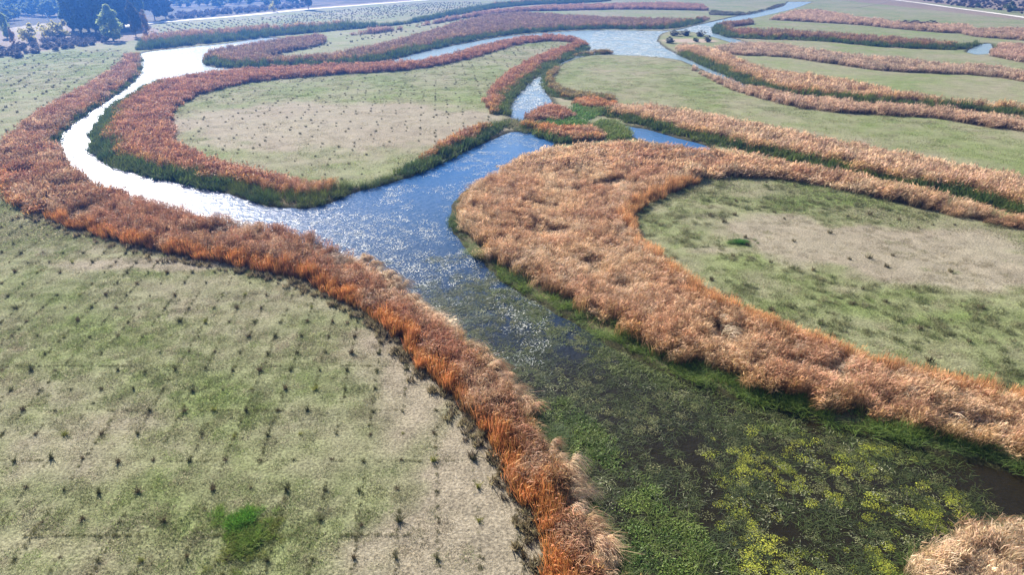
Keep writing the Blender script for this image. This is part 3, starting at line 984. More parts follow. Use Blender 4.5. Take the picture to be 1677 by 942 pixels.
for nm, (pg, dens, far) in FIELDS.items():
    P = field_pts(pg, dens)
    if not len(P): continue
    x, y = P.T
    g = greenness(x, y)
    keep = rng.random(len(P)) < .45 + .55 * g
    x, y, g = x[keep], y[keep], g[keep]
    n = len(x)
    far_i = np.hypot(x, y) > 85
    sc = rng.uniform(.7, 1.4, n)
    col = grass_colour(x, y, .3) * rng.uniform(1.0, 2.1, (n, 1))
    hz = sc * (.55 + .45 * g)
    stuff('grass', NG_GRASS, np.column_stack([x, y, np.zeros(n)]), np.column_stack([np.zeros(n), np.zeros(n), rng.uniform(0, 6.28, n)]),
          np.column_stack([sc, sc, hz]), rng.integers(0, 5, n) + 5 * far_i, col, 'short dry and green stubble grass of the ' + nm, 'grass')

# lush green patches
def patch(px, py, rx, ry, n, c1, c2, label, hz=1.0):
    cx, cy = at(px, py)
    a = rng.uniform(0, 6.28, n); q = np.abs(rng.normal(0, .6, n))
    wob = .35 + 1.3 * vnoise(np.cos(a) * 1.6 + cx, np.sin(a) * 1.6 + cy, .5, 3)
    x = cx + np.cos(a) * q * rx * wob; y = cy + np.sin(a) * q * ry * wob
    kp = fbm(x, y, .9, 35) > .42
    x, y, q, a = x[kp], y[kp], q[kp], a[kp]; n = len(x)
    tint = mix(c1, c2, np.clip(q + rng.normal(0, .25, n), 0, 1))
    sc = rng.uniform(.6, 1.3, n) * (1.15 - .45 * np.clip(q, 0, 1))
    stuff('grass', NG_GRASS, np.column_stack([x, y, np.zeros(n)]), np.column_stack([np.zeros(n), np.zeros(n), rng.uniform(0, 6.28, n)]),
          np.column_stack([sc, sc, sc * hz]), 10 + rng.integers(0, 3, n), tint, label, 'grass')


patch(402, 855, 1.5, .9, 70, (.09, .25, .03), (.18, .29, .05), 'lush bright green grass patch in the near left field, upper half', .8)
patch(410, 890, 2.2, 1.9, 150, (.14, .22, .035), (.22, .24, .06), 'yellow green ragged grass just round the lushest patch in the near left field', .55)
patch(1210, 398, 1.6, .8, 60, (.06, .2, .03), (.14, .2, .06), 'small fresh green grass patch in the right hand field', .7)

# mottled weeds of the right-hand field
pg = FIELDS['right hand field'][0]
P = field_pts(pg, 1.1)
x, y = P.T
q = greenness(x, y) + (fbm(x, y, 2.0, 61) - .5) * 1.4
keep = q > .62
x, y = x[keep], y[keep]; n = len(x)
sc = rng.uniform(.5, 1.3, n)
stuff('grass', NG_GRASS, np.column_stack([x, y, np.zeros(n)]), np.column_stack([rng.normal(0, .2, n), rng.normal(0, .2, n), rng.uniform(0, 6.28, n)]),
      np.column_stack([sc * 1.2, sc * 1.2, sc * .7]), 10 + rng.integers(0, 3, n), mix((.13, .16, .06), (.24, .23, .12), rng.random(n)), 'taller olive weeds scattered over the right hand field', 'weeds')

# reed bar in the middle: fresh green grass between the mounds
def green_bar(label, pts, c1, c2, dens, h, z=.0):
    pg = poly((pts, 0))
    lo, hi = pg.min(0), pg.max(0)
    n = int(np.prod(hi - lo) * dens)
    P = lo + rng.random((n, 2)) * (hi - lo); P = P[inside(P, pg)]; n = len(P)
    x, y = P.T
    sc = rng.uniform(.8, 1.3, n)
    stuff('sedge_fringe', NG_SEDGE, np.column_stack([x, y, np.full(n, -.1)]), np.column_stack([rng.normal(0, .1, n), rng.normal(0, .1, n), rng.uniform(0, 6.28, n)]),
          np.column_stack([sc, sc, sc * h]), rng.integers(4, 8, n), mix(c1, c2, rng.random(n)), label, 'sedge')


green_bar('fresh bright green sedge between the two rosy mounds of the reed bar', [(885, 200), (930, 186), (945, 172), (985, 180), (975, 192), (950, 204), (905, 208)], (.08, .2, .03), (.16, .25, .05), 1.6, .7)
green_bar('yellow green sedge at the right end of the reed bar', [(975, 222), (972, 205), (1000, 200), (1025, 212), (1032, 224), (1005, 230)], (.11, .18, .04), (.2, .22, .06), 1.8, .9)
green_bar('olive sedge sill between the oval field and the reed bar', [(830, 196), (860, 196), (900, 202), (890, 216), (850, 214), (832, 208)], (.16, .17, .07), (.24, .22, .11), 1.2, .55)
green_bar('yellow green sedge on the dark foot of the long rosy belt, at its left end', [(945, 182), (985, 176), (1015, 180), (1010, 190), (975, 188)], (.12, .19, .04), (.22, .22, .06), 1.4, .7)

# ------------------------------------------------------------------ planted rows of weeds
def weed_mesh(n, h, rad, w):
    b = disc(n, rad * .35)
    me = blade_mesh('weed_tuft', None, *blades(b, rng.uniform(0, 6.28, n), h * rng.uniform(.5, 1.1, n), w * rng.uniform(.6, 1.4, n), rad * rng.uniform(.1, .9, n), rad * rng.uniform(0, .6, n), 2))
    return me


M_TUFT = leaf_material('weed_leaf_dark', (.05, .055, .025), (.13, .125, .055), .3)
M_TUFTY = leaf_material('weed_leaf_yellow', (.28, .27, .05), (.17, .19, .05), .3)
M_TUFTB = leaf_material('weed_leaf_brown', (.10, .07, .04), (.17, .13, .07), .2)
TM = {}
for nm, mt in (('dark', M_TUFT), ('yellow', M_TUFTY), ('brown', M_TUFTB)):
    TM[nm] = []
    for i in range(4):
        me = weed_mesh(46, .5, .34, .035); me.materials.append(mt); TM[nm].append(me)
o0 = np.array([-24.9, 24.9]); uu = np.array([2.12, 0.0]); vv = np.array([-.28, 2.5])
cand = []
for i in range(-26, 34):
    for j in range(-2, 34):
        p = o0 + uu * i + vv * j + rng.normal(0, .09, 2)
        cand.append(p)
cand = np.array(cand)
near = FIELDS['near left field'][0]
shr = near.mean(0) + (near - near.mean(0)) * .985
cand = cand[inside(cand, shr)]
cand = cand[outside_all(cand, .8)]
keep = rng.random(len(cand)) < .9
cand = cand[keep]
order = np.argsort(np.hypot(cand[:, 0], cand[:, 1]))
cand = cand[order]


def in_frame(p):
    dz = -CAM_H
    f = p[1] * CP - dz * SP * -1 if False else p[1] * CP + CAM_H * SP
    v = p[1] * SP - CAM_H * CP
    u = p[0]
    return abs(u / f) < .78 and abs(v / f) < .46


vis = [p for p in cand if in_frame(p)]
LAB = {'dark': 'dark weed tuft growing in the planted rows of the near left field',
       'yellow': 'yellowish flowering weed tuft growing in the planted rows of the near left field',
       'brown': 'brown withered weed tuft growing in the planted rows of the near left field'}
for p in vis[:300]:
    kd = rng.choice(['dark', 'dark', 'dark', 'dark', 'brown', 'brown', 'brown', 'yellow'])
    if rng.random() < .25 and kd == 'yellow': kd = 'dark'
    o = link('weed_tuft', TM[kd][rng.integers(0, 4)])
    s = rng.choice([.5, .6, .7, .8, 1.0]) * rng.uniform(.85, 1.15)
    o.location = (p[0], p[1], -.02)
    o.rotation_euler = (rng.normal(0, .08), rng.normal(0, .08), rng.uniform(0, 6.28))
    o.scale = (s, s, s * rng.uniform(.7, 1.2))
    tag(o, LAB[kd], 'weed', {'dark': 'dark weed tufts in the near left field rows', 'yellow': 'yellowish weed tufts in the near left field rows', 'brown': 'brown weed tufts in the near left field rows'}[kd])

WSRC = []
for i in range(4):
    WSRC.append(reed_clump('weed_small', 26, .22, .32, .035, .08, .12, 3, M_GRASS, seg=2))
for i in range(3):
    WSRC.append(reed_clump('weed_small', 30, .35, .6, .09, .15, .2, 3, M_GRASS, seg=2))
NG_WEED = source_group('weed_scatter', WSRC)


def weeds(P, sc, kind, tint, label):
    n = len(P)
    stuff('weeds', NG_WEED, np.column_stack([P, np.zeros(n)]), np.column_stack([np.zeros(n), np.zeros(n), rng.uniform(0, 6.28, n)]),
          np.column_stack([sc, sc, sc]), kind, tint, label, 'weeds')


# faint lines of small weeds along the rows
tt = []
for i in range(-26, 34):
    seg = rng.random(80) < .62
    for j in range(-4, 70):
        if vnoise(np.array([i * 7.0]), np.array([j * .33]), 1.0, 77)[0] < .3: continue
        for _ in range(5):
            tt.append(o0 + uu * i + vv * (j * .5 + rng.random() * .5) + rng.normal(0, .055, 2))
for ly in (878, 756, 673, 600):      # old mowing lines across the rows
    lx = np.arange(-40, 760, 3.2); lx = lx[(vnoise(lx, lx * 0 + ly, 60, 5) > .35) & (rng.random(len(lx)) < .6)]
    ax, ay = at(lx, np.full(len(lx), float(ly)))
    tt += list(np.column_stack([ax, ay + rng.normal(0, .03, len(lx))]))
tt = np.array(tt)
tt = tt[inside(tt, shr)]; tt = tt[outside_all(tt, .6)]
tt = np.concatenate([tt, np.array(vis[300:]).reshape(-1, 2)]) if len(vis) > 300 else tt
n = len(tt)
sc = rng.uniform(.18, .5, n)
weeds(tt, sc, rng.integers(0, 4, n), mix((.05, .055, .02), (.14, .14, .05), rng.random(n)), 'small weeds growing in faint lines along the rows of the near left field')


def row_weeds(pg, du, dv, ang, dens, label, size=(.7, 1.3), c1=(.06, .065, .03), c2=(.13, .12, .06)):
    c = pg.mean(0); ca, sa = math.cos(ang), math.sin(ang)
    ext = np.abs(pg - c).max() * 1.5
    I, J = np.meshgrid(np.arange(-int(ext / du), int(ext / du) + 1), np.arange(-int(ext / dv), int(ext / dv) + 1))
    a = I.ravel() * du; b = J.ravel() * dv
    P = np.column_stack([c[0] + a * ca - b * sa, c[1] + a * sa + b * ca]) + rng.normal(0, .25, (a.size, 2))
    P = P[rng.random(len(P)) < dens]
    P = P[inside(P, pg)]; P = P[outside_all(P, .8)]
    n = len(P)
    weeds(P, rng.uniform(*size, n), rng.integers(4, 7, n), mix(c1, c2, rng.random(n)), label)


row_weeds(FIELDS['oval field'][0], 2.6, 2.7, .1, .55, 'dark weed tufts dotted in rows over the oval field', (.3, .65), (.09, .09, .05), (.17, .16, .09))
row_weeds(FIELDS['upper left field'][0], 3.4, 3.2, .35, .65, 'dark weed tufts dotted in rows over the upper left field', (.4, .95), (.08, .085, .045), (.16, .15, .08))
row_weeds(FIELDS['right hand field'][0], 2.6, 2.4, .15, .22, 'few dark weed tufts dotted over the bare right hand field', (.4, .9), (.08, .07, .04), (.15, .13, .07))
row_weeds(poly(([(255, 62), (260, 42), (400, 31), (520, 20), (700, 4), (800, 6), (690, 24), (560, 36), (400, 46)], 0)), 4.0, 3.4, .6, .7, 'dark weed tufts dotted in rows between the far bank reeds and the dirt road', (.7, 1.4), (.09, .09, .05), (.16, .15, .09))
row_weeds(poly(([(440, 90), (700, 50), (840, 18), (600, 50), (540, 60)], 0)), 4.0, 3.4, .6, .3, 'sparse weed tufts on the far green strip behind the pointed reed tip', (.8, 1.5), (.09, .1, .05), (.16, .15, .09))

# shrubby grey weeds along the field-side foot of the left belt
pl = path([(40, 352), (100, 376), (200, 406), (300, 430), (400, 447), (480, 466), (540, 494), (600, 528), (650, 570), (695, 618), (760, 692), (808, 752), (842, 812), (868, 870), (880, 942)], 0, 12)
idx = rng.integers(0, len(pl), 300)
P = pl[idx] + rng.normal(0, .4, (300, 2))
n = len(P)
weeds(P, rng.uniform(.4, 1.0, n), rng.integers(4, 7, n), mix((.14, .115, .085), (.24, .2, .11), rng.random(n)), 'grey brown weeds lining the field side foot of the left reed belt')

# ------------------------------------------------------------------ water plants
FSRC = []
for i in range(4):   # tangles of flat strands, 0-3
    n = 26
    b = disc(n, .5); a = rng.uniform(0, 6.28, n)
    V, F, C = blades(b, a, rng.uniform(.02, .10, n), rng.uniform(.02, .05, n), rng.uniform(.15, .5, n), rng.uniform(0, .1, n), 2)
    FSRC.append(bpy.data.objects.new('pondweed_tangle', blade_mesh('pondweed_tangle', M_WEED, V, F, C)))
for i in range(4):   # leafy floating mats, 4-7
    n = 80
    b = disc(n, .55); V = []; F = []; C = []
    for q in range(n):
        r = rng.uniform(.018, .058); k = 5; a0 = rng.uniform(0, 6.28)
        tl = rng.normal(0, .18, 2); s = len(V)
        rr = (rng.random(), 1, rng.random(), 1)
        for t in range(k):
            aa = a0 + t * 6.283 / k
            dx, dy = math.cos(aa) * r * rng.uniform(.6, 1.2), math.sin(aa) * r * rng.uniform(.6, 1.2)
            V.append((b[q, 0] + dx, b[q, 1] + dy, .03 + dx * tl[0] + dy * tl[1])); C.append(rr)
        F.append(tuple(range(s, s + k)))
    me = mesh_np('pondweed_mat', V, F, M_WEED); set_attr(me, 'bc', 'FLOAT_COLOR', C)
    FSRC.append(bpy.data.objects.new('pondweed_mat', me))
for i in range(4):   # pale dead leaf flakes, 8-11
    n = 9
    b = disc(n, .6); V = []; F = []
    for q in range(n):
        L_, w_ = rng.uniform(.08, .32), rng.uniform(.02, .05)
        a0 = rng.uniform(0, 6.28); ti = rng.normal(0, .16, 2); s = len(V)
        bend = rng.uniform(-.3, .3)
        for u, v in ((-1, 0), (-.3, 1), (.4, .9), (1, 0), (.4, -.9), (-.3, -1)):
            dx = u * L_ / 2; dy = v * w_ / 2 + bend * L_ * u * u * .3
            X = dx * math.cos(a0) - dy * math.sin(a0); Y = dx * math.sin(a0) + dy * math.cos(a0)
            V.append((b[q, 0] + X, b[q, 1] + Y, .025 + X * ti[0] + Y * ti[1] + .03))
        F.append(tuple(range(s, s + 6)))
    FSRC.append(bpy.data.objects.new('leaf_flakes', mesh_np('leaf_flakes', V, F, M_FLAKE)))
NG_FLOAT = source_group('float_scatter', FSRC)


def floaters(name, label, cat, pts, dens, kinds, c1, c2, thr=0.0, ns=2.5, size=(.7, 1.4), z=-.2, seed=0, hz=1.0, jit=.05):
    pg = poly((pts, 0))
    lo, hi = pg.min(0), pg.max(0)
    n = int(np.prod(hi - lo) * dens)
    P = lo + rng.random((n, 2)) * (hi - lo)
    P = P[inside(P, pg)]
    P = P[water_depth(P) < .35]
    x, y = P.T
    nn = fbm(x, y, ns, 80 + seed) + rng.normal(0, jit, len(x))
    P = P[nn > thr]; n = len(P)
    x, y = P.T
    sc = rng.uniform(*size, n)
    stuff(name, NG_FLOAT, np.column_stack([x, y, np.full(n, z)]), np.column_stack([rng.normal(0, .02, n), rng.normal(0, .02, n), rng.uniform(0, 6.28, n)]),
          np.column_stack([sc, sc, sc * hz]), rng.integers(kinds[0], kinds[1], n), mix(c1, c2, np.clip(fbm(x, y, 1.5, 85 + seed) * 1.6 - .3 + rng.normal(0, .15, n), 0, 1)) * rng.uniform(.7, 1.3, (n, 1)), label, cat)


near_reach = [(720, 560), (860, 690), (950, 815), (1010, 960), (1060, 1060), (1480, 1060), (1480, 940), (1560, 870), (1640, 850), (1560, 745), (1400, 700), (1250, 655), (1040, 580), (900, 505), (820, 450), (700, 480)]
floaters('pondweed', 'dark green submerged pondweed tangles covering the near weedy reach', 'pondweed', near_reach, 3.4, (0, 4), (.028, .042, .013), (.065, .085, .024), .36, 3, seed=1)
floaters('pondweed', 'bright yellow green floating weed mats at the right of the near reach', 'pondweed',
         [(1150, 720), (1280, 690), (1420, 715), (1540, 770), (1600, 830), (1530, 880), (1450, 960), (1250, 960), (1180, 860)], 5.0, (4, 8), (.16, .19, .02), (.36, .37, .045), .54, 2.2, (.3, .85), seed=2, jit=.13)
floaters('pondweed', 'fresh green weed margin along the foot of the left belt in the near reach', 'pondweed',
         [(880, 660), (930, 730), (990, 830), (1060, 960), (1240, 980), (1180, 900), (1080, 800), (1000, 720), (930, 650)], 7, (0, 5), (.06, .11, .02), (.14, .19, .035), .40, 2.6, (.6, 1.3), seed=3, hz=2.8)
floaters('pondweed', 'olive weed specks scattered in the middle of the near reach', 'pondweed', near_reach, 1.6, (4, 8), (.10, .115, .04), (.15, .15, .06), .5, 2.0, (.4, .9), seed=4)
floaters('pondweed', 'tufted green weed along the right margin of the near reach', 'pondweed',
         [(800, 438), (870, 488), (1040, 585), (1250, 665), (1400, 705), (1560, 745), (1540, 765), (1400, 735), (1240, 700), (1030, 620), (860, 520), (780, 470)], 4, (0, 4), (.07, .11, .025), (.15, .18, .05), .42, 2, (.6, 1.3), seed=5, hz=2.5)
mid_reach = [(430, 352), (520, 342), (660, 300), (760, 255), (840, 214), (890, 240), (840, 268), (740, 330), (740, 370), (800, 440), (900, 510), (860, 600), (720, 520), (600, 430), (520, 380)]
floaters('floating_leaves', 'pale dead leaves and scum floating on the blue reach below the bends', 'leaves', mid_reach, 2.2, (8, 12), (.30, .34, .34), (.55, .55, .5), .44, 4, (.6, 1.3), z=-.215, seed=6)
floaters('floating_leaves', 'pale dead stems floating in the dark near reach', 'leaves', near_reach, .8, (8, 12), (.13, .14, .07), (.28, .28, .16), .5, 3, (.5, 1.1), z=-.215, seed=7)
floaters('pondweed', 'blue green pondweed under the pale leaves of the blue reach', 'pondweed',
         [(600, 430), (700, 420), (770, 420), (900, 510), (900, 620), (740, 530)], 2.6, (0, 4), (.05, .08, .06), (.13, .16, .11), .44, 3, seed=8)
floaters('floating_leaves', 'pale flecks floating on the silvery upper pool and channel', 'leaves',
         [(840, 190), (830, 165), (880, 120), (960, 85), (980, 50), (1090, 48), (1150, 40), (1165, 55), (1090, 92), (960, 92), (905, 115), (900, 165)], 1.6, (8, 12), (.5, .53, .52), (.7, .7, .66), .34, 5, (1.2, 2.4), z=-.22, seed=9)
floaters('floating_leaves', 'dark weed rafts on the far end of the glaring pool under the far bank', 'leaves',
         [(228, 92), (262, 84), (300, 80), (370, 73), (420, 68), (400, 72), (310, 83), (262, 98), (236, 104)], .9, (8, 12), (.05, .05, .04), (.14, .13, .1), .4, 5, (1.4, 2.6), z=-.2, seed=10)

# ------------------------------------------------------------------ pale flattened litter at the gap between the belts
def litter():
    n = 90
    cx, cy = at(1158, 287)
    b = np.column_stack([rng.normal(0, 1.0, n), rng.normal(0, .8, n), rng.uniform(.02, .35, n)])
    V, F, C = blades(b, rng.uniform(0, 6.28, n), rng.uniform(.05, .4, n), rng.uniform(.05, .12, n), rng.uniform(.5, 1.4, n), np.zeros(n), 2)
    m = leaf_material('bleached_reed', (.72, .68, .58), (.6, .55, .45), .2)
    o = link('reed_litter', blade_mesh('reed_litter', m, V, F, C))
    o.location = (float(cx), float(cy), .02)
    tag(o, 'heap of bleached white reed stems in the gap at the top of the right hand field', 'reed litter', kind='stuff')


litter()

# ------------------------------------------------------------------ trees and bushes
def tube(V, F, pts, radii, k=6):
    rings = []
    for i, (p, r) in enumerate(zip(pts, radii)):
        p = Vector(p)
        q = Vector(pts[min(i + 1, len(pts) - 1)]) - Vector(pts[max(i - 1, 0)])
        q.normalize()
        a = q.orthogonal().normalized(); b = q.cross(a)
        s = len(V)
        for j in range(k):
            t = 6.2832 * j / k
            V.append(tuple(p + a * (r * math.cos(t)) + b * (r * math.sin(t))))
        rings.append(s)
    for s0, s1 in zip(rings[:-1], rings[1:]):
        for j in range(k):
            F.append((s0 + j, s0 + (j + 1) % k, s1 + (j + 1) % k, s1 + j))


def trunk_mesh(h, r, n_limb, spread, start=.3):
    V, F = [], []
    bend = rng.normal(0, .03 * h, 2)
    tp = [(bend[0] * t * t, bend[1] * t * t, h * .9 * t) for t in (0, .12, .35, .6, .85, 1)]
    tube(V, F, tp, [r * 1.4, r, r * .8, r * .55, r * .3, r * .08])
    for i in range(n_limb):
        t = start + (.92 - start) * i / max(n_limb - 1, 1)
        a = rng.uniform(0, 6.28)
        L_ = spread * rng.uniform(.6, 1.0) * (1.15 - t * .6)
        p0 = np.array([bend[0] * t * t, bend[1] * t * t, h * .9 * t])
        d = np.array([math.cos(a), math.sin(a), rng.uniform(.4, 1.1)]); d /= np.linalg.norm(d)
        p1 = p0 + d * L_ * .5; p2 = p1 + (d + np.array([0, 0, .35])) * L_ * .45
        tube(V, F, [p0, p1, p2], [r * .4, r * .22, r * .05], 5)
    return mesh_np('trunk', V, F, M_BARK, True)


def crown_mesh(h, w, lobes, n, leaf, mat, column=False, droop=0.0):
    """leaf clusters spread through uneven lobes, with gaps"""
    L = []
    for i in range(lobes):
        t = (i + .5) / lobes
        zz = h * ((.10 if column else .2) + (.84 if column else .74) * t)
        prof = (math.sin(math.pi * min(1, .18 + .8 * t)) ** .7) if not column else (.55 + .45 * math.sin(math.pi * t) ** .6) * (1 - .55 * t ** 4)
        a = rng.uniform(0, 6.28); rr = w * .5 * prof * rng.uniform(.25, .75)
        if column: rr *= .5
        L.append((math.cos(a) * rr, math.sin(a) * rr, zz, w * .5 * prof * rng.uniform(.45, .7), h / lobes * rng.uniform(1.1, 2.0)))
    L = np.array(L)
    pick = rng.integers(0, lobes, n)
    v = rng.normal(0, 1, (n, 3)); v /= np.linalg.norm(v, axis=1)[:, None]
    rad = rng.random(n) ** .45
    P = L[pick, :3] + v * rad[:, None] * np.column_stack([L[pick, 3], L[pick, 3], L[pick, 4]])
    keep = fbm(P[:, 0] + P[:, 2] * .7, P[:, 1] + P[:, 2] * .9, w * .16, 91) > .40
    P = P[keep]; n = len(P); P[:, 2] = np.maximum(P[:, 2], .12 * h * rng.random(n) + .03 * h)
    # one leaf cluster = a bent quad
    a = rng.normal(0, 1, (n, 3)); a /= np.linalg.norm(a, axis=1)[:, None]
    if droop: a[:, 2] -= droop; a /= np.linalg.norm(a, axis=1)[:, None]
    b = np.cross(a, rng.normal(0, 1, (n, 3))); b /= np.linalg.norm(b, axis=1)[:, None]
    s = leaf * rng.uniform(.6, 1.4, n)[:, None]
    el = 1.0 + droop
    V = np.stack([P - a * s * el, P + b * s * .55, P + a * s * el, P - b * s * .55], 1).reshape(-1, 3)
    F = np.arange(n * 4).reshape(n, 4)
    me = mesh_np('crown', V, F, mat)
    lobetone = rng.random(lobes)
    c = np.clip(.55 * lobetone[pick][keep] + .5 * rng.random(n), 0, 1)
    set_attr(me, 'bc', 'FLOAT_COLOR', np.repeat(np.column_stack([c, c, c, np.ones(n)]), 4, 0))
    return me


KIND = {}


def kind(name, h, w, lobes, n, leaf, c1, c2, column=False, droop=0.0, trans=.35, variants=2):
    mt = leaf_material(name + '_leaf', c1, c2, trans)
    KIND[name] = [(h, trunk_mesh(h, max(.05, h * .017), max(5, lobes // 2), w * .5), crown_mesh(h, w, lobes, n, leaf, mt, column, droop)) for _ in range(variants)]


kind('poplar', 22, 10, 20, 9000, .55, (.06, .10, .035), (.16, .20, .06), True, .5, trans=.55, variants=3)
kind('willow', 13, 9.5, 16, 6000, .42, (.26, .33, .12), (.36, .40, .16), True, .6, trans=.6)
kind('shade', 12, 9, 14, 6000, .5, (.05, .06, .03), (.12, .11, .05), False, .2)
kind('orange', 8, 4.6, 10, 1800, .30, (.28, .17, .08), (.36, .24, .12), True, .3)
kind('orchard', 8, 8.5, 11, 3000, .55, (.09, .13, .045), (.24, .27, .09), False, .1, variants=4, trans=.55)
kind('yellowbush', 3.2, 3.6, 7, 1300, .20, (.40, .38, .09), (.48, .42, .16), False, .2, trans=.6)
kind('scrubbush', 2.2, 3.4, 9, 1100, .22, (.11, .095, .085), (.18, .15, .13), True, .1, variants=3)
kind('isletbush', 2.2, 3.4, 9, 1100, .24, (.13, .14, .11), (.2, .2, .16), True, .1, variants=3, trans=.45)
kind('greenbush', 3.5, 4.5, 7, 1300, .26, (.09, .13, .06), (.16, .2, .09), False, .1)


def plant(kd, name, px, py, hpx, label, cat, group=None, wide=1.0, trunk=True, rz=None):
    """stand a plant with its foot at the pixel's ground point and the height it has in the photo (pixels)"""
    x, y = at(px, py)
    x, y = float(x), float(y)
    depth = y * CP + CAM_H * SP
    hm = hpx / FPX * depth * 1.05
    v = KIND[kd][int(rng.integers(0, len(KIND[kd])))]
    s = hm / v[0]
    e = empty(name, (x, y, 0), rng.uniform(0, 6.28) if rz is None else rz)
    e.scale = (s * wide, s * wide, s)
    link('trunk' if trunk else 'stems', v[1], e)
    link('crown' if trunk else 'foliage', v[2], e)
    return tag(e, label, cat, group)


plant('willow', 'willow_tree', 186, 66, 52, 'pale green leafy tree with several stems standing alone at the end of the scrub', 'tree', wide=1.15)
plant('shade', 'tree', 223, 60, 50, 'dark rounded tree with a rusty rim right of the pale green tree', 'tree', wide=.62)
plant('orange', 'tree', 241, 60, 38, 'slim orange brown autumn tree beside the start of the pale dirt road', 'tree', wide=.8)
for px, py, hp in ((120, 50, 84), (133, 53, 92), (146, 52, 98), (158, 54, 96), (170, 49, 92), (181, 48, 94), (192, 46, 88), (203, 45, 90), (215, 44, 84)):
    plant('poplar', 'poplar_tree', px, py, hp, 'tall dark poplar in the dense row behind the pale green tree', 'tree', 'tall poplars behind the pale green tree', wide=rng.uniform(.8, 1.1))
plant('poplar', 'poplar_tree', 228, 40, 70, 'yellow tipped poplar, rightmost of the tall row', 'tree', 'yellow tipped poplar')
plant('shade', 'tree', 254, 33, 50, 'blue grey tree just above the start of the pale dirt road', 'tree', wide=.8)
plant('shade', 'tree', 272, 31, 36, 'smaller blue grey tree above the pale dirt road, right of its taller neighbour', 'tree', wide=.9)
plant('shade', 'tree', 505, 15, 44, 'dark tree beside the pale dirt road, casting its shadow across it', 'tree', wide=.75)
plant('yellowbush', 'bush', 448, 19, 14, 'small pale yellow bush beside the pale dirt road', 'bush', trunk=False)
plant('yellowbush', 'bush', 55, 70, 27, 'bright yellow bush in front of the mound, leftmost', 'bush', 'yellow bushes along the mound', trunk=False)
plant('yellowbush', 'bush', 72, 62, 20, 'yellow bush in front of the mound, second from the left', 'bush', 'yellow bushes along the mound', trunk=False)
plant('yellowbush', 'bush', 90, 63, 24, 'yellow bush in front of the mound, second from the right', 'bush', 'yellow bushes along the mound', trunk=False)
plant('yellowbush', 'bush', 106, 62, 25, 'straw yellow bush at the squared right end of the mound', 'bush', 'yellow bushes along the mound', trunk=False)
plant('willow', 'tree', 13, 62, 37, 'small light green tree left of the mound', 'tree', wide=.7)
plant('willow', 'tree', -6, 76, 40, 'spindly grey green tree at the left edge beside the scrub', 'tree', wide=.6)
plant('orange', 'tree', 24, 76, 28, 'spindly leaning tree with a thin dark stem below the mound', 'tree', wide=.8)
plant('greenbush', 'bush', 1652, 19, 14, 'round green bush beyond the thin road in the far right corner', 'bush', trunk=False)
plant('greenbush', 'bush', 1600, 12, 7, 'low olive bush beyond the thin road, left of the round green bush', 'bush', trunk=False)
for px, py, hp, w, lb in ((1105, 58, 9, 1.7, 'dark bluish bush at the left end of the back row on the sandy islet'), (1122, 58, 9, 1.6, 'dark bluish bush in the middle of the back row on the sandy islet'),
                          (1146, 59, 9, 1.6, 'dark bluish bush at the right end of the back row on the sandy islet'), (1096, 70, 9, 1.5, 'rounded grey bush alone at the front of the sandy islet'),
                          (1140, 68, 6, 1.6, 'low green bush in the middle of the sandy islet'), (1159, 68, 9, 1.3, 'taller grey bush at the right of the sandy islet')):
    plant('isletbush' if 'green' not in lb else 'greenbush', 'bush', px, py, hp, lb, 'bush', 'bushes on the sandy islet', wide=w, trunk=False)
for px, py, w in ((1484, 43, 2.6), (1502, 43, 2.8), (1522, 43, 2.4)):
    plant('scrubbush', 'bush', px, py, 9, 'dark low bush in the row behind the far right pink reeds', 'bush', 'dark bushes behind the far right reeds', wide=w, trunk=False)
# the wooded ground behind the mound
spots = []
for yy, k, hp in ((40, 8, 26), (32, 12, 25), (24, 14, 23), (17, 16, 20), (10, 18, 18), (4, 20, 17), (-2, 20, 16)):
    for q in range(k):
        px = -30 + (165 if yy > 28 else 190) * (q + rng.uniform(.1, .9)) / k
        spots.append((px, yy + rng.uniform(-3, 3), hp * rng.uniform(.8, 1.2)))
spots = [s for s in spots if not (25 < s[0] < 118 and s[1] > 27)]
for px, py, hp in spots:
    plant('orchard', 'tree', px, py, hp, 'bushy green tree in the wood behind the mound at the upper left', 'tree', 'trees in the wood behind the mound', wide=rng.uniform(.9, 1.2))
for q in range(34):
    px = 285 + q * 6.3 + rng.uniform(-3, 3); py = 10 - .02 * (px - 285) + rng.uniform(-7, 4)
    if 488 < px < 522: continue
    plant('orchard', 'tree', px, py, rng.uniform(9, 15), 'bushy bluish tree in the thin wood beyond the pale dirt road', 'tree', 'trees beyond the pale dirt road', wide=rng.uniform(.8, 1.3))

# scrub: one mass nobody could count
SCSRC = [bpy.data.objects.new('scrub_bush', v[2]) for v in KIND['scrubbush']]
NG_SCRUB = source_group('scrub_scatter', SCSRC)


def scrub(pts, dens, label, c=None, size=(.5, 1.1)):
    pg = poly((pts, 0)); lo, hi = pg.min(0), pg.max(0)
    n = int(np.prod(hi - lo) * dens); P = lo + rng.random((n, 2)) * (hi - lo); P = P[inside(P, pg)]; n = len(P)
    sc = rng.uniform(*size, n)
    stuff('scrub', NG_SCRUB, np.column_stack([P, np.zeros(n)]), np.column_stack([np.zeros(n), np.zeros(n), rng.uniform(0, 6.28, n)]),
          np.column_stack([sc, sc, sc * .8]), rng.integers(0, len(SCSRC), n), np.full((n, 3), .1), label, 'scrub')


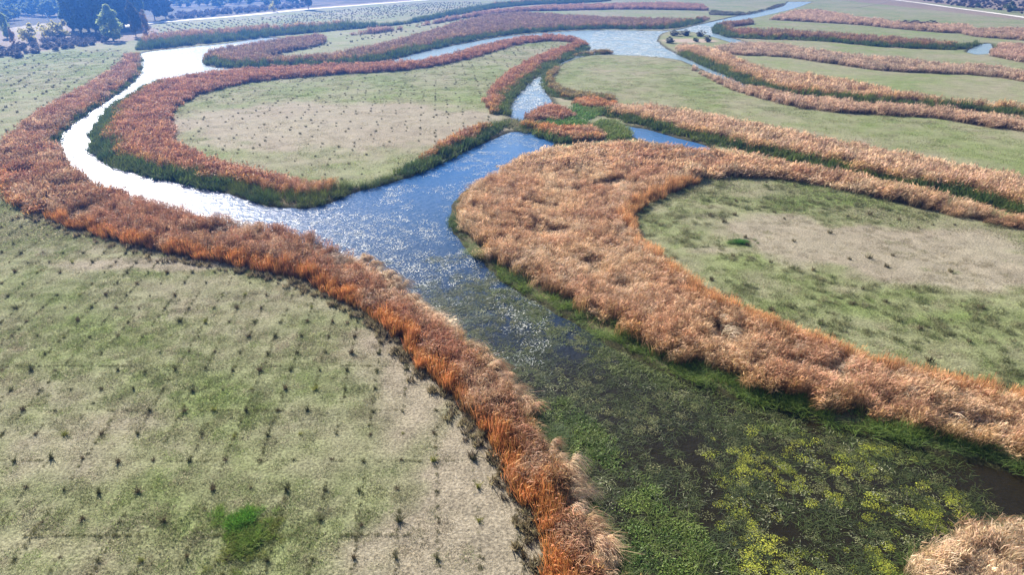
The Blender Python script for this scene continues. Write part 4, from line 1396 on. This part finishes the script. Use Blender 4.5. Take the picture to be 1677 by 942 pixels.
scrub([(-60, 100), (-60, 84), (20, 78), (70, 66), (120, 60), (160, 60), (172, 68), (140, 76), (90, 84), (30, 96)], .10, 'low purple brown scrub between the upper left field and the mound', size=(.6, 1.1))
scrub([(275, 30), (300, 22), (400, 14), (490, 8), (492, 12), (400, 21), (300, 31)], .05, 'grey purple scrub strip along the upper side of the pale dirt road', size=(.7, 1.3))
scrub([(1400, -8), (1500, 0), (1570, 10), (1640, 18), (1760, 36), (1760, 0), (1677, -10)], .02, 'dry mauve scrubland beyond the thin road in the far right corner', size=(.5, 1.2))

# ------------------------------------------------------------------ the mound, pole and box at the upper left
def mound():
    """grassy spoil bank: a flat-topped ridge with a squared right end"""
    front = path([(12, 58), (40, 57), (70, 55), (95, 54), (112, 54)], 0, 8)
    back = path([(12, 47), (40, 43), (70, 41), (95, 40), (108, 40)], 0, 8)
    n = len(front); prof = [(0, 0), (.18, .55), (.34, .95), (.5, 1.0), (.66, .98), (.82, .6), (1, 0)]
    V = []
    for i in range(n):
        for s, hh in prof:
            p = front[i] * (1 - s) + back[i] * s
            e = min(1, i / 8, (n - 1 - i) / 1.5 + .15)
            hgt = 2.3 * (.75 + .35 * math.sin(i * .35 + 1) * .5) * e
            V.append((p[0] + rng.normal(0, .25), p[1] + rng.normal(0, .3), hh * hgt + (rng.normal(0, .12) if hh else -.1)))
    k = len(prof)
    F = np.array([(i * k + j, (i + 1) * k + j, (i + 1) * k + j + 1, i * k + j + 1) for i in range(n - 1) for j in range(k - 1)])
    F2 = [tuple(f) for f in F] + [tuple(range(k))[::-1], tuple((n - 1) * k + j for j in range(k))]
    o = link('earth_mound', mesh_np('earth_mound', V, F2, solid_material('dry_bank', (.17, .14, .095), (.24, .20, .14), .5), True))
    return tag(o, 'long straw coloured earth mound with a squared right end below the upper left wood', 'mound')


mound()
V, F = [], []
x, y = at(82, 38); x2, y2 = at(78, 38)
tube(V, F, [(0, 0, 0), (-.6, .1, 2.5), (-1.2, .2, 5.0)], [.22, .2, .18], 8)
F.append(tuple(range(8))[::-1]); F.append(tuple(range(16, 24)))
o = link('pole', mesh_np('pole', V, F, solid_material('white_paint', (.75, .75, .74), (.82, .82, .8), 2, .5, .05), True))
o.location = (float(x), float(y), 0)
tag(o, 'leaning white pole sticking up behind the long mound', 'pole')
x, y = at(107, 39)
tr = empty('field_shed', (float(x), float(y), 0), .15)
V = []; F = []
bm = bmesh.new()
bmesh.ops.create_cube(bm, size=1, matrix=Matrix.Translation((0, 0, 1.1)) @ Matrix.Diagonal((2.8, 2.2, 2.2, 1)))
bmesh.ops.bevel(bm, geom=bm.edges[:], offset=.04, segments=1)
me = bpy.data.meshes.new('wall'); bm.to_mesh(me); bm.free(); me.materials.append(solid_material('dark_boards', (.06, .055, .05), (.11, .1, .09), 2)); link('wall', me, tr)
bm = bmesh.new()
bmesh.ops.create_cube(bm, size=1, matrix=Matrix.Translation((0, 0, 2.32)) @ Matrix.Rotation(.08, 4, 'X') @ Matrix.Diagonal((3.2, 2.7, .1, 1)))
me = bpy.data.meshes.new('roof'); bm.to_mesh(me); bm.free(); me.materials.append(solid_material('grey_sheet', (.06, .06, .06), (.12, .12, .12), 2, .8)); link('roof', me, tr)
tag(tr, 'small dark shed beside the squared end of the long mound', 'shed')

# ------------------------------------------------------------------ haze
m, nt, out = new_mat('haze_air')
v = nd(nt, 'ShaderNodeVolumePrincipled')
v.inputs['Color'].default_value = (.09, .30, 1.0, 1)
v.inputs['Density'].default_value = .0006
v.inputs['Anisotropy'].default_value = .75
nt.links.new(v.outputs[0], out.inputs['Volume'])
bm = bmesh.new()
bmesh.ops.create_cube(bm, size=1, matrix=Matrix.Translation((0, 1300, 14.6)) @ Matrix.Diagonal((8000, 5200, 33.6, 1)))
me = bpy.data.meshes.new('haze'); bm.to_mesh(me); bm.free(); me.materials.append(m)
o = link('haze', me)
o['kind'] = 'stuff'; o['label'] = 'thin pale blue haze over the whole valley'; o['category'] = 'haze'
